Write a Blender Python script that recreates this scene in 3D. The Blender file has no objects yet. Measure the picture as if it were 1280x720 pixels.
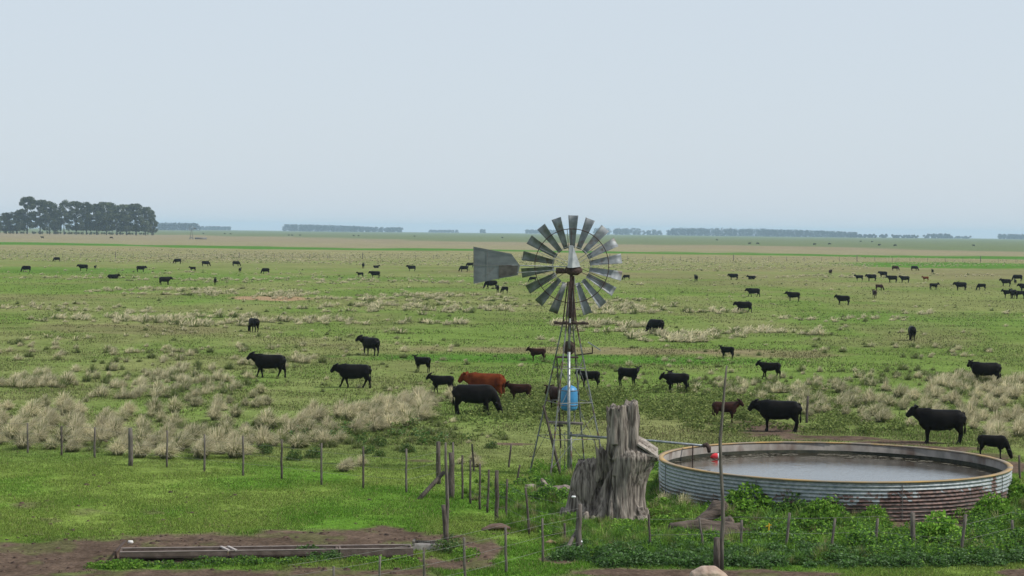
import bpy, math, random
import numpy as np
from mathutils import Vector, Matrix

random.seed(11)
rng = np.random.default_rng(7)
R_ = math.radians
scene = bpy.context.scene
COL = scene.collection

# ------------------------------------------------------------------ camera
F = 2489.0            # focal length in photo pixels (70 mm on 36 mm)
H = 7.5
RE = 6.371e6 * 7 / 6
PITCH = math.atan(72 / F)
ROLL = R_(0.63)
RM = Matrix.Rotation(math.pi / 2 - PITCH, 3, 'X') @ Matrix.Rotation(ROLL, 3, 'Z')
RN = np.array([[RM[i][j] for j in range(3)] for i in range(3)])

cam = bpy.data.cameras.new('camera')
cam.lens = 70; cam.sensor_width = 36; cam.clip_start = 0.5; cam.clip_end = 40000
co = bpy.data.objects.new('camera', cam); COL.objects.link(co)
co.location = (0, 0, H); co.rotation_euler = RM.to_euler()
scene.camera = co


def ray(px, py):
    return (RM @ Vector(((px - 640) / F, -(py - 360) / F, -1.0)))


def G(px, py):
    """ground point (curved earth) seen at photo pixel"""
    d = ray(px, py)
    h2 = d.x * d.x + d.y * d.y
    disc = d.z * d.z - 2 * H * h2 / RE
    t = 2 * H / (-d.z + math.sqrt(max(disc, 0)))
    return Vector((d.x * t, d.y * t, H + d.z * t))


def Q(px, py, Y):
    d = ray(px, py); t = Y / d.y
    return Vector((d.x * t, Y, H + d.z * t))


def Gv(px, py):
    px = np.asarray(px, float); py = np.asarray(py, float)
    L = np.stack([(px - 640) / F, -(py - 360) / F, -np.ones_like(px)], -1)
    d = L @ RN.T
    disc = np.maximum(d[:, 2] ** 2 - 2 * H * (d[:, 0] ** 2 + d[:, 1] ** 2) / RE, 0)
    t = 2 * H / (-d[:, 2] + np.sqrt(disc))
    return d * t[:, None] + np.array([0, 0, H])


def Pv(P):
    """project world points to photo pixels"""
    L = (P - np.array([0, 0, H])) @ RN
    z = np.where(L[:, 2] < -0.1, L[:, 2], -0.1)
    px = 640 + F * L[:, 0] / -z
    py = 360 - F * L[:, 1] / -z
    bad = L[:, 2] > -0.1
    px = np.where(bad, -9999, px)
    return px, py


# ------------------------------------------------------------------ noise
def _h(ix, iy, iz, s):
    n = (ix * 374761393 + iy * 668265263 + iz * 2147483647 + s * 974634777) & 0xffffffff
    n = ((n ^ (n >> 13)) * 1274126177) & 0xffffffff
    n = (n ^ (n >> 16)) & 0xffffffff
    return n / 4294967295.0


def noise2(x, y, s=0):
    x = np.asarray(x, float); y = np.asarray(y, float)
    ix = np.floor(x).astype(np.int64); iy = np.floor(y).astype(np.int64)
    fx = x - ix; fy = y - iy
    fx = fx * fx * (3 - 2 * fx); fy = fy * fy * (3 - 2 * fy)
    z = np.zeros_like(ix)
    a = _h(ix, iy, z, s); b = _h(ix + 1, iy, z, s); c = _h(ix, iy + 1, z, s); d = _h(ix + 1, iy + 1, z, s)
    return (a * (1 - fx) + b * fx) * (1 - fy) + (c * (1 - fx) + d * fx) * fy


def fbm2(x, y, s=0, o=4):
    v = 0; a = .5; t = 0
    for i in range(o):
        v = v + a * noise2(x * 2 ** i, y * 2 ** i, s + i * 17); t += a; a *= .5
    return v / t


def noise3(p, s=0):
    return (noise2(p[:, 0] + 7.3 * np.floor(p[:, 2]), p[:, 1] + 3.1 * np.floor(p[:, 2]), s) * (1 - (p[:, 2] % 1))
            + noise2(p[:, 0] + 7.3 * np.floor(p[:, 2] + 1), p[:, 1] + 3.1 * np.floor(p[:, 2] + 1), s) * (p[:, 2] % 1))


def sstep(a, b, x):
    t = np.clip((x - a) / (b - a), 0, 1)
    return t * t * (3 - 2 * t)


# ------------------------------------------------------------------ materials
def nt(m):
    m.use_nodes = True
    t = m.node_tree; t.nodes.clear(); return t


def mat(name, c1, c2=None, rough=.7, scale=6., bump=.0, bscale=None, metal=0., spec=.3, stretch=(1, 1, 1), contrast=(.35, .65), detail=6, c3=None, s3=1., t3=(.55, .65)):
    m = bpy.data.materials.new(name); t = nt(m); N = t.nodes; L = t.links
    out = N.new('ShaderNodeOutputMaterial'); b = N.new('ShaderNodeBsdfPrincipled')
    L.new(b.outputs[0], out.inputs[0])
    b.inputs['Roughness'].default_value = rough; b.inputs['Metallic'].default_value = metal
    b.inputs['Specular IOR Level'].default_value = spec
    tc = N.new('ShaderNodeTexCoord'); mp = N.new('ShaderNodeMapping'); mp.inputs['Scale'].default_value = stretch
    L.new(tc.outputs['Object'], mp.inputs[0])
    no = N.new('ShaderNodeTexNoise'); no.inputs['Scale'].default_value = scale; no.inputs['Detail'].default_value = detail
    L.new(mp.outputs[0], no.inputs['Vector'])
    r = N.new('ShaderNodeValToRGB'); r.color_ramp.elements[0].position = contrast[0]; r.color_ramp.elements[1].position = contrast[1]
    r.color_ramp.elements[0].color = (*c1, 1); r.color_ramp.elements[1].color = (*(c2 or c1), 1)
    L.new(no.outputs[0], r.inputs[0]); last = r.outputs[0]
    if c3:
        n3 = N.new('ShaderNodeTexNoise'); n3.inputs['Scale'].default_value = s3; n3.inputs['Detail'].default_value = 8
        L.new(mp.outputs[0], n3.inputs['Vector'])
        r3 = N.new('ShaderNodeMapRange'); r3.inputs[1].default_value = t3[0]; r3.inputs[2].default_value = t3[1]
        L.new(n3.outputs[0], r3.inputs[0])
        mx = N.new('ShaderNodeMix'); mx.data_type = 'RGBA'; L.new(r3.outputs[0], mx.inputs[0]); L.new(last, mx.inputs[6]); mx.inputs[7].default_value = (*c3, 1)
        last = mx.outputs[2]
    L.new(last, b.inputs['Base Color'])
    if bump:
        n2 = N.new('ShaderNodeTexNoise'); n2.inputs['Scale'].default_value = bscale or scale * 3; n2.inputs['Detail'].default_value = 8
        L.new(mp.outputs[0], n2.inputs['Vector'])
        bp = N.new('ShaderNodeBump'); bp.inputs['Strength'].default_value = 1; bp.inputs['Distance'].default_value = bump
        L.new(n2.outputs[0], bp.inputs['Height']); L.new(bp.outputs[0], b.inputs['Normal'])
    return m


def attr_mat(name, trans=.3, rough=.8, var=.25, vscale=3.):
    """plant material: colour stored on the mesh, varied by noise, partly translucent"""
    m = bpy.data.materials.new(name); t = nt(m); N = t.nodes; L = t.links
    out = N.new('ShaderNodeOutputMaterial')
    at = N.new('ShaderNodeAttribute'); at.attribute_name = 'col'
    oi = N.new('ShaderNodeObjectInfo'); tc = N.new('ShaderNodeNewGeometry')
    no = N.new('ShaderNodeTexNoise'); no.inputs['Scale'].default_value = vscale; L.new(tc.outputs['Position'], no.inputs['Vector'])
    ad = N.new('ShaderNodeMath'); ad.operation = 'ADD'; L.new(no.outputs[0], ad.inputs[0]); L.new(oi.outputs['Random'], ad.inputs[1])
    mr = N.new('ShaderNodeMapRange'); mr.inputs[1].default_value = .3; mr.inputs[2].default_value = 1.6
    mr.inputs[3].default_value = 1 - var; mr.inputs[4].default_value = 1 + var
    L.new(ad.outputs[0], mr.inputs[0])
    hs = N.new('ShaderNodeHueSaturation'); L.new(at.outputs['Color'], hs.inputs['Color']); L.new(mr.outputs[0], hs.inputs['Value'])
    d = N.new('ShaderNodeBsdfPrincipled'); d.inputs['Roughness'].default_value = rough; d.inputs['Specular IOR Level'].default_value = .02
    L.new(hs.outputs[0], d.inputs['Base Color'])
    tr = N.new('ShaderNodeBsdfTranslucent'); L.new(hs.outputs[0], tr.inputs['Color'])
    mx = N.new('ShaderNodeMixShader'); mx.inputs[0].default_value = trans
    L.new(d.outputs[0], mx.inputs[1]); L.new(tr.outputs[0], mx.inputs[2]); L.new(mx.outputs[0], out.inputs[0])
    return m


M = {}
M['plant'] = attr_mat('leaf_and_blade', .3)
M['straw'] = attr_mat('straw_tussock', .5, .8, .22, .8)
M['tree'] = attr_mat('eucalypt_foliage', .2, .7, .3, .08)
M['galv'] = mat('galvanised_steel', (.20, .215, .22), (.36, .38, .385), .45, 9, .002, 60, .55, .5, c3=(.12, .07, .05), s3=5, t3=(.66, .8))
M['galv_dull'] = mat('weathered_steel', (.13, .14, .13), (.25, .26, .245), .6, 8, .002, 50, .3, .4, c3=(.10, .05, .035), s3=4, t3=(.5, .62))
M['blade'] = mat('galvanised_blade', (.15, .165, .17), (.27, .29, .30), .58, 5, .0, 60, .3, .4, c3=(.12, .085, .065), s3=3.5, t3=(.57, .72))
M['vane'] = mat('dull_zinc_sheet', (.12, .135, .145), (.20, .22, .23), .5, 2, .0, 60, .35, .45, stretch=(1, 1, 2.5), c3=(.09, .075, .065), s3=2, t3=(.6, .75))
M['rust'] = mat('rusty_iron', (.035, .022, .018), (.085, .055, .045), .85, 20, .004, 60, .0, .3)
M['darkpost'] = mat('weathered_post_wood', (.05, .038, .03), (.12, .10, .085), .9, 14, .006, 40, stretch=(3, 3, .4))
M['greypost'] = mat('grey_bleached_wood', (.075, .062, .052), (.17, .15, .13), .9, 12, .006, 40, stretch=(3, 3, .35))
M['bark'] = mat('bleached_stump_wood', (.065, .052, .043), (.31, .268, .228), .92, 6.0, .035, 12, stretch=(2.6, 2.6, .24), contrast=(.36, .62), detail=10, c3=(.05, .038, .03), s3=3.5, t3=(.6, .74))
M['log'] = mat('dead_log_wood', (.045, .034, .028), (.15, .115, .09), .92, 6, .02, 22, stretch=(.5, 2, 2), contrast=(.3, .7))
M['endgrain'] = mat('broken_wood', (.20, .17, .14), (.36, .32, .28), .9, 10, .02, 30)
M['concrete'] = mat('stained_concrete', (.085, .06, .05), (.155, .118, .10), .9, 6, .006, 40, c3=(.09, .07, .055), s3=2.2, t3=(.5, .7))
M['palewood'] = mat('pale_board', (.30, .26, .24), (.42, .38, .36), .8, 10, .004, 40)
M['white'] = mat('white_insulator', (.75, .75, .75), None, .4)
M['rock'] = mat('pinkish_rock', (.30, .21, .16), (.44, .34, .27), .9, 5, .03, 12)
M['blue'] = mat('blue_plastic', (.03, .19, .40), (.06, .27, .50), .45, 3, .0, spec=.5)
M['red'] = mat('red_float', (.65, .03, .04), (.75, .06, .07), .4, 3)
M['panel'] = mat('solar_glass', (.012, .014, .02), (.02, .024, .035), .15, 30, spec=.6)
M['nest'] = mat('dry_twigs', (.05, .035, .028), (.13, .095, .075), .9, 20)
M['yellow'] = mat('yellow_stake', (.60, .38, .02), None, .6)
M['black'] = mat('black_coat', (.0035, .0030, .0030), (.0085, .007, .0065), .5, 3, .004, 60, spec=.07)
M['darkbrown'] = mat('dark_brown_coat', (.020, .008, .006), (.036, .014, .010), .5, 3, .004, 60, spec=.07)
M['redcoat'] = mat('red_coat', (.085, .020, .008), (.17, .042, .015), .8, 2.5, .004, 60, spec=.03)
M['hoof'] = mat('hoof_horn', (.03, .025, .02), None, .6)
M['wire'] = mat('dull_fence_wire', (.16, .155, .14), (.24, .235, .22), .8, 3)


# ------------------------------------------------------------------ mesh helpers
class MB:
    def __init__(s): s.v = []; s.f = []

    def add(s, vs, fs):
        n = len(s.v); s.v += [tuple(v) for v in vs]; s.f += [tuple(i + n for i in f) for f in fs]

    def box(s, c, d, rz=0, ry=0, rx=0):
        c = Vector(c); hx, hy, hz = d[0] / 2, d[1] / 2, d[2] / 2
        m = Matrix.Rotation(rz, 3, 'Z') @ Matrix.Rotation(ry, 3, 'Y') @ Matrix.Rotation(rx, 3, 'X')
        vs = [c + m @ Vector((x * hx, y * hy, z * hz)) for x in (-1, 1) for y in (-1, 1) for z in (-1, 1)]
        s.add(vs, [(0, 1, 3, 2), (4, 6, 7, 5), (0, 4, 5, 1), (2, 3, 7, 6), (0, 2, 6, 4), (1, 5, 7, 3)])

    def loft(s, path, rad, n=8, lat=None, pw=2.0, wob=0., tw=0.):
        P = [Vector(p) for p in path]; rad = [(r, r) if not hasattr(r, '__len__') else r for r in rad]
        base = len(s.v); vs = []
        for i, p in enumerate(P):
            t = (P[min(i + 1, len(P) - 1)] - P[max(i - 1, 0)]).normalized()
            ref = Vector(lat) if lat else (Vector((0, 0, 1)) if abs(t.z) < .9 else Vector((1, 0, 0)))
            if lat: a = (ref - t * ref.dot(t)).normalized()
            else: a = t.cross(ref).normalized()
            b = a.cross(t).normalized()
            for k in range(n):
                th = 2 * math.pi * k / n
                c, d = math.cos(th), math.sin(th)
                c = math.copysign(abs(c) ** (2 / pw), c); d = math.copysign(abs(d) ** (2 / pw), d)
                w = 1 + random.uniform(-wob, wob)
                vs.append(p + a * (rad[i][0] * c * w) + b * (rad[i][1] * d * w))
        fs = []
        for i in range(len(P) - 1):
            for k in range(n):
                k2 = (k + 1) % n
                fs.append((i * n + k, i * n + k2, (i + 1) * n + k2, (i + 1) * n + k))
        c0 = len(vs); vs.append(P[0]); vs.append(P[-1])
        e = (len(P) - 1) * n
        for k in range(n):
            k2 = (k + 1) % n
            fs.append((k2, k, c0)); fs.append((e + k, e + k2, c0 + 1))
        s.add(vs, fs)

    def tube(s, a, b, r, r2=None, n=6, wob=0., segs=1, jit=0.):
        a = Vector(a); b = Vector(b); r2 = r if r2 is None else r2
        path = []; rad = []
        for i in range(segs + 1):
            u = i / segs; p = a.lerp(b, u)
            if 0 < i < segs and jit: p = p + Vector([random.uniform(-jit, jit) for _ in range(3)])
            path.append(p); rad.append(r + (r2 - r) * u)
        s.loft(path, rad, n=n, wob=wob)

    def sheet(s, grid, th):
        """double sided sheet from a grid of points"""
        nr, nc = len(grid), len(grid[0]); g = [[Vector(p) for p in r] for r in grid]
        top = []; bot = []
        for i in range(nr):
            for j in range(nc):
                du = g[min(i + 1, nr - 1)][j] - g[max(i - 1, 0)][j]; dv = g[i][min(j + 1, nc - 1)] - g[i][max(j - 1, 0)]
                n = du.cross(dv).normalized() * (th / 2)
                top.append(g[i][j] + n); bot.append(g[i][j] - n)
        o = nr * nc; fs = []
        for i in range(nr - 1):
            for j in range(nc - 1):
                a = i * nc + j; fs.append((a, a + nc, a + nc + 1, a + 1)); fs.append((o + a, o + a + 1, o + a + nc + 1, o + a + nc))
        per = [j for j in range(nc)] + [i * nc + nc - 1 for i in range(1, nr)] + [(nr - 1) * nc + j for j in range(nc - 2, -1, -1)] + [i * nc for i in range(nr - 2, 0, -1)]
        for k in range(len(per)):
            a, b = per[k], per[(k + 1) % len(per)]; fs.append((a, b, o + b, o + a))
        s.add(top + bot, fs)

    def ring(s, c, ax1, ax2, R, r, n=48, m=6):
        c = Vector(c); ax1 = Vector(ax1); ax2 = Vector(ax2); nn = ax1.cross(ax2)
        vs = []; fs = []
        for i in range(n):
            t = 2 * math.pi * i / n; d = ax1 * math.cos(t) + ax2 * math.sin(t)
            for j in range(m):
                q = 2 * math.pi * j / m; vs.append(c + d * (R + r * math.cos(q)) + nn * (r * math.sin(q)))
        for i in range(n):
            for j in range(m):
                a = i * m + j; b = i * m + (j + 1) % m; c2 = ((i + 1) % n) * m + (j + 1) % m; d2 = ((i + 1) % n) * m + j
                fs.append((a, b, c2, d2))
        s.add(vs, fs)

    def mesh(s, name, m, smooth=True):
        me = bpy.data.meshes.new(name); me.from_pydata(s.v, [], s.f); me.update()
        if m: me.materials.append(m)
        if smooth: me.polygons.foreach_set('use_smooth', [True] * len(me.polygons))
        return me

    def build(s, name, m, parent=None, smooth=False, origin=None, **kw):
        if origin is not None:
            o = Vector(origin); s.v = [tuple(Vector(v) - o) for v in s.v]
        me = s.mesh(name, m, smooth)
        return link(name, me, parent, origin if origin is not None else (0, 0, 0), **kw)


def tag(o, label=None, cat=None, group=None, kind=None):
    if label: o['label'] = label
    if cat: o['category'] = cat
    if group: o['group'] = group
    if kind: o['kind'] = kind
    return o


def link(name, me, parent=None, loc=(0, 0, 0), rz=0, scale=None, **kw):
    o = bpy.data.objects.new(name, me); COL.objects.link(o); o.location = loc
    if rz: o.rotation_euler.z = rz
    if scale is not None: o.scale = scale if hasattr(scale, '__len__') else (scale,) * 3
    if parent: o.parent = parent
    return tag(o, **kw)


def empty(name, loc, **kw):
    return link(name, None, None, loc, **kw)


def np_mesh(name, V, faces_flat, sizes, m, col=None, smooth=False):
    """fast mesh; V (n,3), faces_flat index array, sizes per face; col (n,3) per-vertex colour"""
    me = bpy.data.meshes.new(name)
    V = np.asarray(V, np.float32); faces_flat = np.asarray(faces_flat, np.int32); sizes = np.asarray(sizes, np.int32)
    me.vertices.add(len(V)); me.vertices.foreach_set('co', V.ravel())
    me.loops.add(len(faces_flat)); me.loops.foreach_set('vertex_index', faces_flat)
    me.polygons.add(len(sizes)); st = np.zeros(len(sizes), np.int32); st[1:] = np.cumsum(sizes)[:-1]
    me.polygons.foreach_set('loop_start', st); me.polygons.foreach_set('loop_total', sizes)
    if smooth: me.polygons.foreach_set('use_smooth', np.ones(len(sizes), bool))
    if col is not None:
        a = me.color_attributes.new('col', 'FLOAT_COLOR', 'POINT')
        c4 = np.ones((len(V), 4), np.float32); c4[:, :3] = col; a.data.foreach_set('color', c4.ravel())
    me.update(calc_edges=True)
    if m: me.materials.append(m)
    return me


def quads(A, B, C, D):
    n = len(A); V = np.empty((n * 4, 3)); V[0::4] = A; V[1::4] = B; V[2::4] = C; V[3::4] = D
    return V, np.arange(n * 4), np.full(n, 4)


def remeshed(mb, voxel, m, smooth_it=4, sub=0, name='body'):
    me = mb.mesh('tmp', None)
    o = bpy.data.objects.new('tmp', me); COL.objects.link(o)
    r = o.modifiers.new('r', 'REMESH'); r.mode = 'VOXEL'; r.voxel_size = voxel
    if smooth_it:
        sm = o.modifiers.new('s', 'SMOOTH'); sm.iterations = smooth_it; sm.factor = .5
    dg = bpy.context.evaluated_depsgraph_get(); dg.update()
    res = bpy.data.meshes.new_from_object(o.evaluated_get(dg)); res.name = name
    bpy.data.objects.remove(o); res.materials.clear(); res.materials.append(m)
    res.polygons.foreach_set('use_smooth', [True] * len(res.polygons))
    return res


# ------------------------------------------------------------------ ground relief and zones
def relief(x, y):
    d = np.sqrt(x * x + y * y)
    a = (fbm2(x / 2.2, y / 2.2, 5, 3) - .5) * .11 + (fbm2(x / 14, y / 14, 9, 2) - .5) * .35
    return a * np.clip(1 - d / 900, .0, 1) * sstep(18, 30, d)


def gz(x, y):
    x = np.asarray(x, float); y = np.asarray(y, float)
    return -(x * x + y * y) / (2 * RE) + relief(x, y)


def drop(p):
    p = Vector(p); p.z = float(gz(np.array([p.x]), np.array([p.y]))[0]); return p


def GP(px, py): return drop(G(px, py))


def ell(px, py, cx, cy, rx, ry, tilt=0.0113):
    return np.sqrt(((px - cx) / rx) ** 2 + ((py - cy - (px - cx) * tilt) / ry) ** 2)


# soil: (cx, cy, rx, ry)
SOIL = [(-20, 702, 190, 26), (120, 695, 130, 24), (260, 688, 150, 23), (400, 680, 110, 20), (480, 672, 70, 13), (560, 676, 50, 10),
        (600, 688, 28, 14), (560, 704, 60, 9), (450, 714, 110, 9), (200, 722, 160, 12), (360, 720, 140, 9),
        (700, 698, 24, 8), (112, 641, 30, 5), (40, 632, 34, 5), (60, 650, 18, 3), (190, 641, 16, 2.5), (215, 662, 20, 2), (55, 668, 26, 2.5),
        (930, 531, 30, 6), (962, 537, 40, 9), (1040, 548, 80, 3.5), (1120, 553, 60, 3), (1180, 561, 50, 3.5), (1228, 572, 45, 7), (1265, 584, 25, 9),
        (1105, 662, 50, 8), (1220, 656, 55, 12), (1150, 650, 40, 8), (1010, 655, 30, 6), (850, 717, 150, 8), (980, 718, 60, 5),
        (1000, 640, 60, 7), (1280, 716, 40, 5), (390, 572, 18, 1.6), (640, 555, 30, 1.5), (525, 576, 22, 1.8)]
CLEAR = [(140, 709, 34, 4.5), (200, 708, 60, 4), (300, 707, 60, 5), (380, 703, 60, 6), (455, 708, 30, 5), (500, 706, 32, 6), (560, 690, 22, 12)]


def zones(px, py, x, y):
    """returns colour (n,3), soil mask, lush mask"""
    n = len(px); yh = 288 + .0113 * (px - 640); dep = py - yh
    d = np.sqrt(x * x + y * y)
    g1 = np.array([.130, .190, .046]); g2 = np.array([.175, .195, .072]); lush = np.array([.095, .190, .026]); lush2 = np.array([.150, .210, .045])
    soil = np.array([.112, .080, .060]); tan = np.array([.27, .225, .145]); straw = np.array([.26, .225, .125]); farg = np.array([.135, .165, .08])
    nz = fbm2(x / 16, y / 40, 1, 4); nz2 = fbm2(x / 5, y / 12, 2, 4); nb = fbm2(x / 1.3, y / 2.2, 3, 3)
    w = sstep(.38, .62, nz * .6 + nz2 * .4)
    c = g1 * (1 - w[:, None]) + g2 * w[:, None]
    wobble = (fbm2(x / 30, y / 60, 4, 3) - .5)

    def mix(c, t, k): k = np.clip(k, 0, 1)[:, None]; return c * (1 - k) + t * k
    # wide brownish or fresh strips of the paddock
    big = fbm2(x / 60 + 11, y / 60, 21, 4)
    c = mix(c, np.array([.175, .15, .08]), sstep(.56, .70, big) * .7 * sstep(60, 90, d))
    for (cx, cy, rx, ry, k) in [(720, 438, 260, 6, .8), (960, 442, 120, 6, .7), (170, 412, 170, 7, .55), (420, 428, 90, 9, .4), (1100, 428, 130, 8, .3),
                                (60, 440, 120, 12, .25), (1180, 345, 110, 5, .5), (880, 345, 160, 4, .4), (1010, 355, 260, 4, .35), (760, 345, 120, 5, .3)]:
        e = ell(px, py, cx, cy, rx, ry) + wobble * .8 + (nb - .5) * .5
        c = mix(c, np.array([.20, .165, .095]), (1 - sstep(.6, 1.1, e)) * k)
    # front lawn
    fl = sstep(560, 600, py + (px - 300) * .0 + wobble * 30)
    lw = sstep(.35, .65, fbm2(x / 3.5, y / 5, 31, 4))
    lc = lush * (1 - lw[:, None]) + lush2 * lw[:, None]
    c = c * (1 - fl[:, None]) + lc * fl[:, None]
    # far bands
    f0 = dep + wobble * 3 - .0030 * (px - 640)
    c = mix(c, straw * .5 + g2 * .5, (1 - sstep(44, 58, f0 + (nz - .5) * 30)) * .45)
    c = mix(c, straw, (1 - sstep(30, 44, f0 + (nz - .5) * 14)) * .6)
    c = mix(c, np.array([.075, .175, .028]), 1 - sstep(26.6, 27.4, f0))
    c = mix(c, tan, (1 - sstep(23.6, 24.6, f0)) * .85)
    c = mix(c, tan * .86, (1 - sstep(18, 20, f0)) * .5)
    edge = 11.5 + 3.5 * sstep(200, 700, px) + 2.0 * sstep(900, 1280, px)
    c = mix(c, farg, 1 - sstep(edge - .8, edge + .8, f0))
    for (cx, cy, rx, ry, k) in [(680, 449, 330, 7.5, 1), (1190, 332, 170, 4.2, 1), (60, 338, 150, 5, .7), (400, 348, 260, 4, .35), (560, 362, 90, 3, .5), (250, 376, 150, 4, .3), (1150, 400, 200, 14, .25)]:
        e = ell(px, py, cx, cy, rx, ry) + wobble * .7 + (nb - .5) * .4
        c = mix(c, np.array([.085, .175, .03]), (1 - sstep(.65, 1.05, e)) * k)
    # reddish bare scald
    e = ell(px, py, 340, 373, 60, 3.2) + (nb - .5) * .4
    c = mix(c, np.array([.31, .215, .13]), 1 - sstep(.75, 1.05, e))
    # soil
    sm = np.zeros(n)
    edge_n = (fbm2(x / .8, y / .8, 41, 4) - .5)
    for (cx, cy, rx, ry) in SOIL:
        e = ell(px, py, cx, cy, rx, ry)
        k_ = (1 - sstep(.78, 1.12, e + edge_n * (1.0 if rx < 60 else .85)))
        if rx < 40 and cx < 500: k_ = k_ * sstep(.42, .7, nb) * .6
        sm = np.maximum(sm, k_)
    for (cx, cy, rx, ry) in CLEAR:
        e = ell(px, py, cx, cy, rx, ry)
        sm = sm * sstep(.8, 1.1, e + edge_n * .6)
    scol = soil * (0.6 + .75 * fbm2(x / .45, y / .7, 51, 4))[:, None]
    gt_ = sstep(.60, .72, fbm2(x / .7, y / 1.2, 53, 3)) * .5; scol = scol * (1 - gt_[:, None]) + np.array([.10, .12, .04]) * gt_[:, None]
    c = c * (1 - sm[:, None]) + scol * sm[:, None]
    return c, sm, fl


# ------------------------------------------------------------------ ground mesh
ang = np.concatenate([np.linspace(-180, -20, 33)[:-1], np.linspace(-20, 20, 420), np.linspace(20, 180, 33)[1:-1]])
rad = np.concatenate([np.array([0.5, 4, 10, 18, 26, 32, 37]), np.exp(np.linspace(math.log(40), math.log(140), 300)), np.exp(np.linspace(math.log(141), math.log(13000), 420))])
AA, RR = np.meshgrid(np.radians(ang), rad)
gx = (np.sin(AA) * RR).ravel(); gy = (np.cos(AA) * RR).ravel(); gzz = gz(gx, gy)
ppx, ppy = Pv(np.stack([gx, gy, gzz], 1))
ok = ppx > -9000
gc, gs, gl = zones(np.where(ok, ppx, 3000), np.where(ok, ppy, 450), gx, gy)
na = len(ang); nr = len(rad)
idx = np.arange(nr * na).reshape(nr, na)
a = idx[:-1, :]; b = idx[1:, :]; a2 = np.roll(a, -1, 1); b2 = np.roll(b, -1, 1)
fq = np.stack([a, a2, b2, b], -1).reshape(-1)
# orientation: normal up (a -> a2 is clockwise seen from above, so flip)
fq = fq.reshape(-1, 4)[:, ::-1].reshape(-1)
V = np.stack([gx, gy, gzz], 1)

gm = bpy.data.materials.new('pasture_ground'); t = nt(gm); N = t.nodes; L = t.links
out = N.new('ShaderNodeOutputMaterial'); bs = N.new('ShaderNodeBsdfPrincipled'); L.new(bs.outputs[0], out.inputs[0])
bs.inputs['Roughness'].default_value = 1; bs.inputs['Specular IOR Level'].default_value = 0
at = N.new('ShaderNodeAttribute'); at.attribute_name = 'col'
ge = N.new('ShaderNodeNewGeometry')
last = at.outputs['Color']
for sc, lo, hi in ((14., .68, 1.32), (5.5, .78, 1.22), (2.2, .8, 1.2), (.35, .86, 1.14), (.05, .88, 1.12)):
    n1 = N.new('ShaderNodeTexNoise'); n1.inputs['Scale'].default_value = sc; n1.inputs['Detail'].default_value = 5
    L.new(ge.outputs['Position'], n1.inputs['Vector'])
    mr = N.new('ShaderNodeMapRange'); mr.inputs[1].default_value = .3; mr.inputs[2].default_value = .7; mr.inputs[3].default_value = lo; mr.inputs[4].default_value = hi
    L.new(n1.outputs[0], mr.inputs[0])
    vm = N.new('ShaderNodeVectorMath'); vm.operation = 'SCALE'; L.new(last, vm.inputs[0]); L.new(mr.outputs[0], vm.inputs['Scale'])
    last = vm.outputs[0]
L.new(last, bs.inputs['Base Color'])
n2 = N.new('ShaderNodeTexNoise'); n2.inputs['Scale'].default_value = 9; n2.inputs['Detail'].default_value = 6; L.new(ge.outputs['Position'], n2.inputs['Vector'])
bp = N.new('ShaderNodeBump'); bp.inputs['Strength'].default_value = .8; bp.inputs['Distance'].default_value = .06
L.new(n2.outputs[0], bp.inputs['Height']); L.new(bp.outputs[0], bs.inputs['Normal'])
me = np_mesh('ground', V, fq, np.full(len(fq) // 4, 4), gm, gc, True)
link('ground', me, kind='structure')

# ------------------------------------------------------------------ tank placement
TR = 5.02; TH = 1.0
tl = None
def plane_pt(px, py, z):
    d = ray(px, py); t = (z - H) / d.z; return Vector((d.x * t, d.y * t, z))
pf = plane_pt(1068, 602, TH); pb = plane_pt(1020, 552.5, TH)
TC = Vector(((pf.x + pb.x) / 2 + .0, (pf.y + pb.y) / 2, 0))
pl_ = plane_pt(823, 573, TH); pr_ = plane_pt(1265, 588, TH)
TC.x = (pl_.x + pr_.x) / 2; TR = (pr_.x - pl_.x) / 2 * .998
tht = np.linspace(0, math.tau, 720)
def rim_box(cx_, cy_, r_):
    a_, b_ = Pv(np.stack([cx_ + np.cos(tht) * r_, cy_ + np.sin(tht) * r_, np.full(720, TH + .035)], 1)); return np.array([a_.min(), a_.max(), b_.max()])
q_ = np.array([TC.x, TC.y, TR]); goal = np.array([823., 1266., 602.5])
for _ in range(12):
    f0_ = rim_box(*q_); J = np.stack([(rim_box(*(q_ + e_)) - f0_) / .01 for e_ in np.eye(3) * .01], 1); q_ = q_ + np.linalg.solve(J, goal - f0_)
TC.x, TC.y, TR = q_
print('tank', TC, TR, rim_box(*q_))
TC.z = float(gz(np.array([TC.x]), np.array([TC.y]))[0]) * 0


def in_tank(x, y, m=.06): return (x - TC.x) ** 2 + (y - TC.y) ** 2 < (TR + m) ** 2


# ------------------------------------------------------------------ grass
def rand_ground(n, y0, y1, x0=-15, x1=1295, pw=1.0):
    """random points, roughly even in the photograph, on the ground"""
    py = y0 + (y1 - y0) * rng.random(n) ** pw; px = x0 + (x1 - x0) * rng.random(n)
    P = Gv(px, py + (px - 640) * .0113)
    P[:, 2] = gz(P[:, 0], P[:, 1])
    return P


def blades(P, h, w, lean, col_b, col_t, bend=.0, wind=(0, 0)):
    n = len(P); th = rng.random(n) * math.tau
    s = np.stack([np.cos(th), np.sin(th), np.zeros(n)], 1) * (w / 2)[:, None]
    ph = rng.random(n) * math.tau; l = lean * rng.random(n)
    tip = P + np.stack([np.cos(ph) * l * h + wind[0] * h, np.sin(ph) * l * h + wind[1] * h, h], 1)
    V = np.empty((n * 3, 3)); V[0::3] = P - s; V[1::3] = P + s; V[2::3] = tip
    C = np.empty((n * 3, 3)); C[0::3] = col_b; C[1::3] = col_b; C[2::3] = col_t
    return V, C


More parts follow.
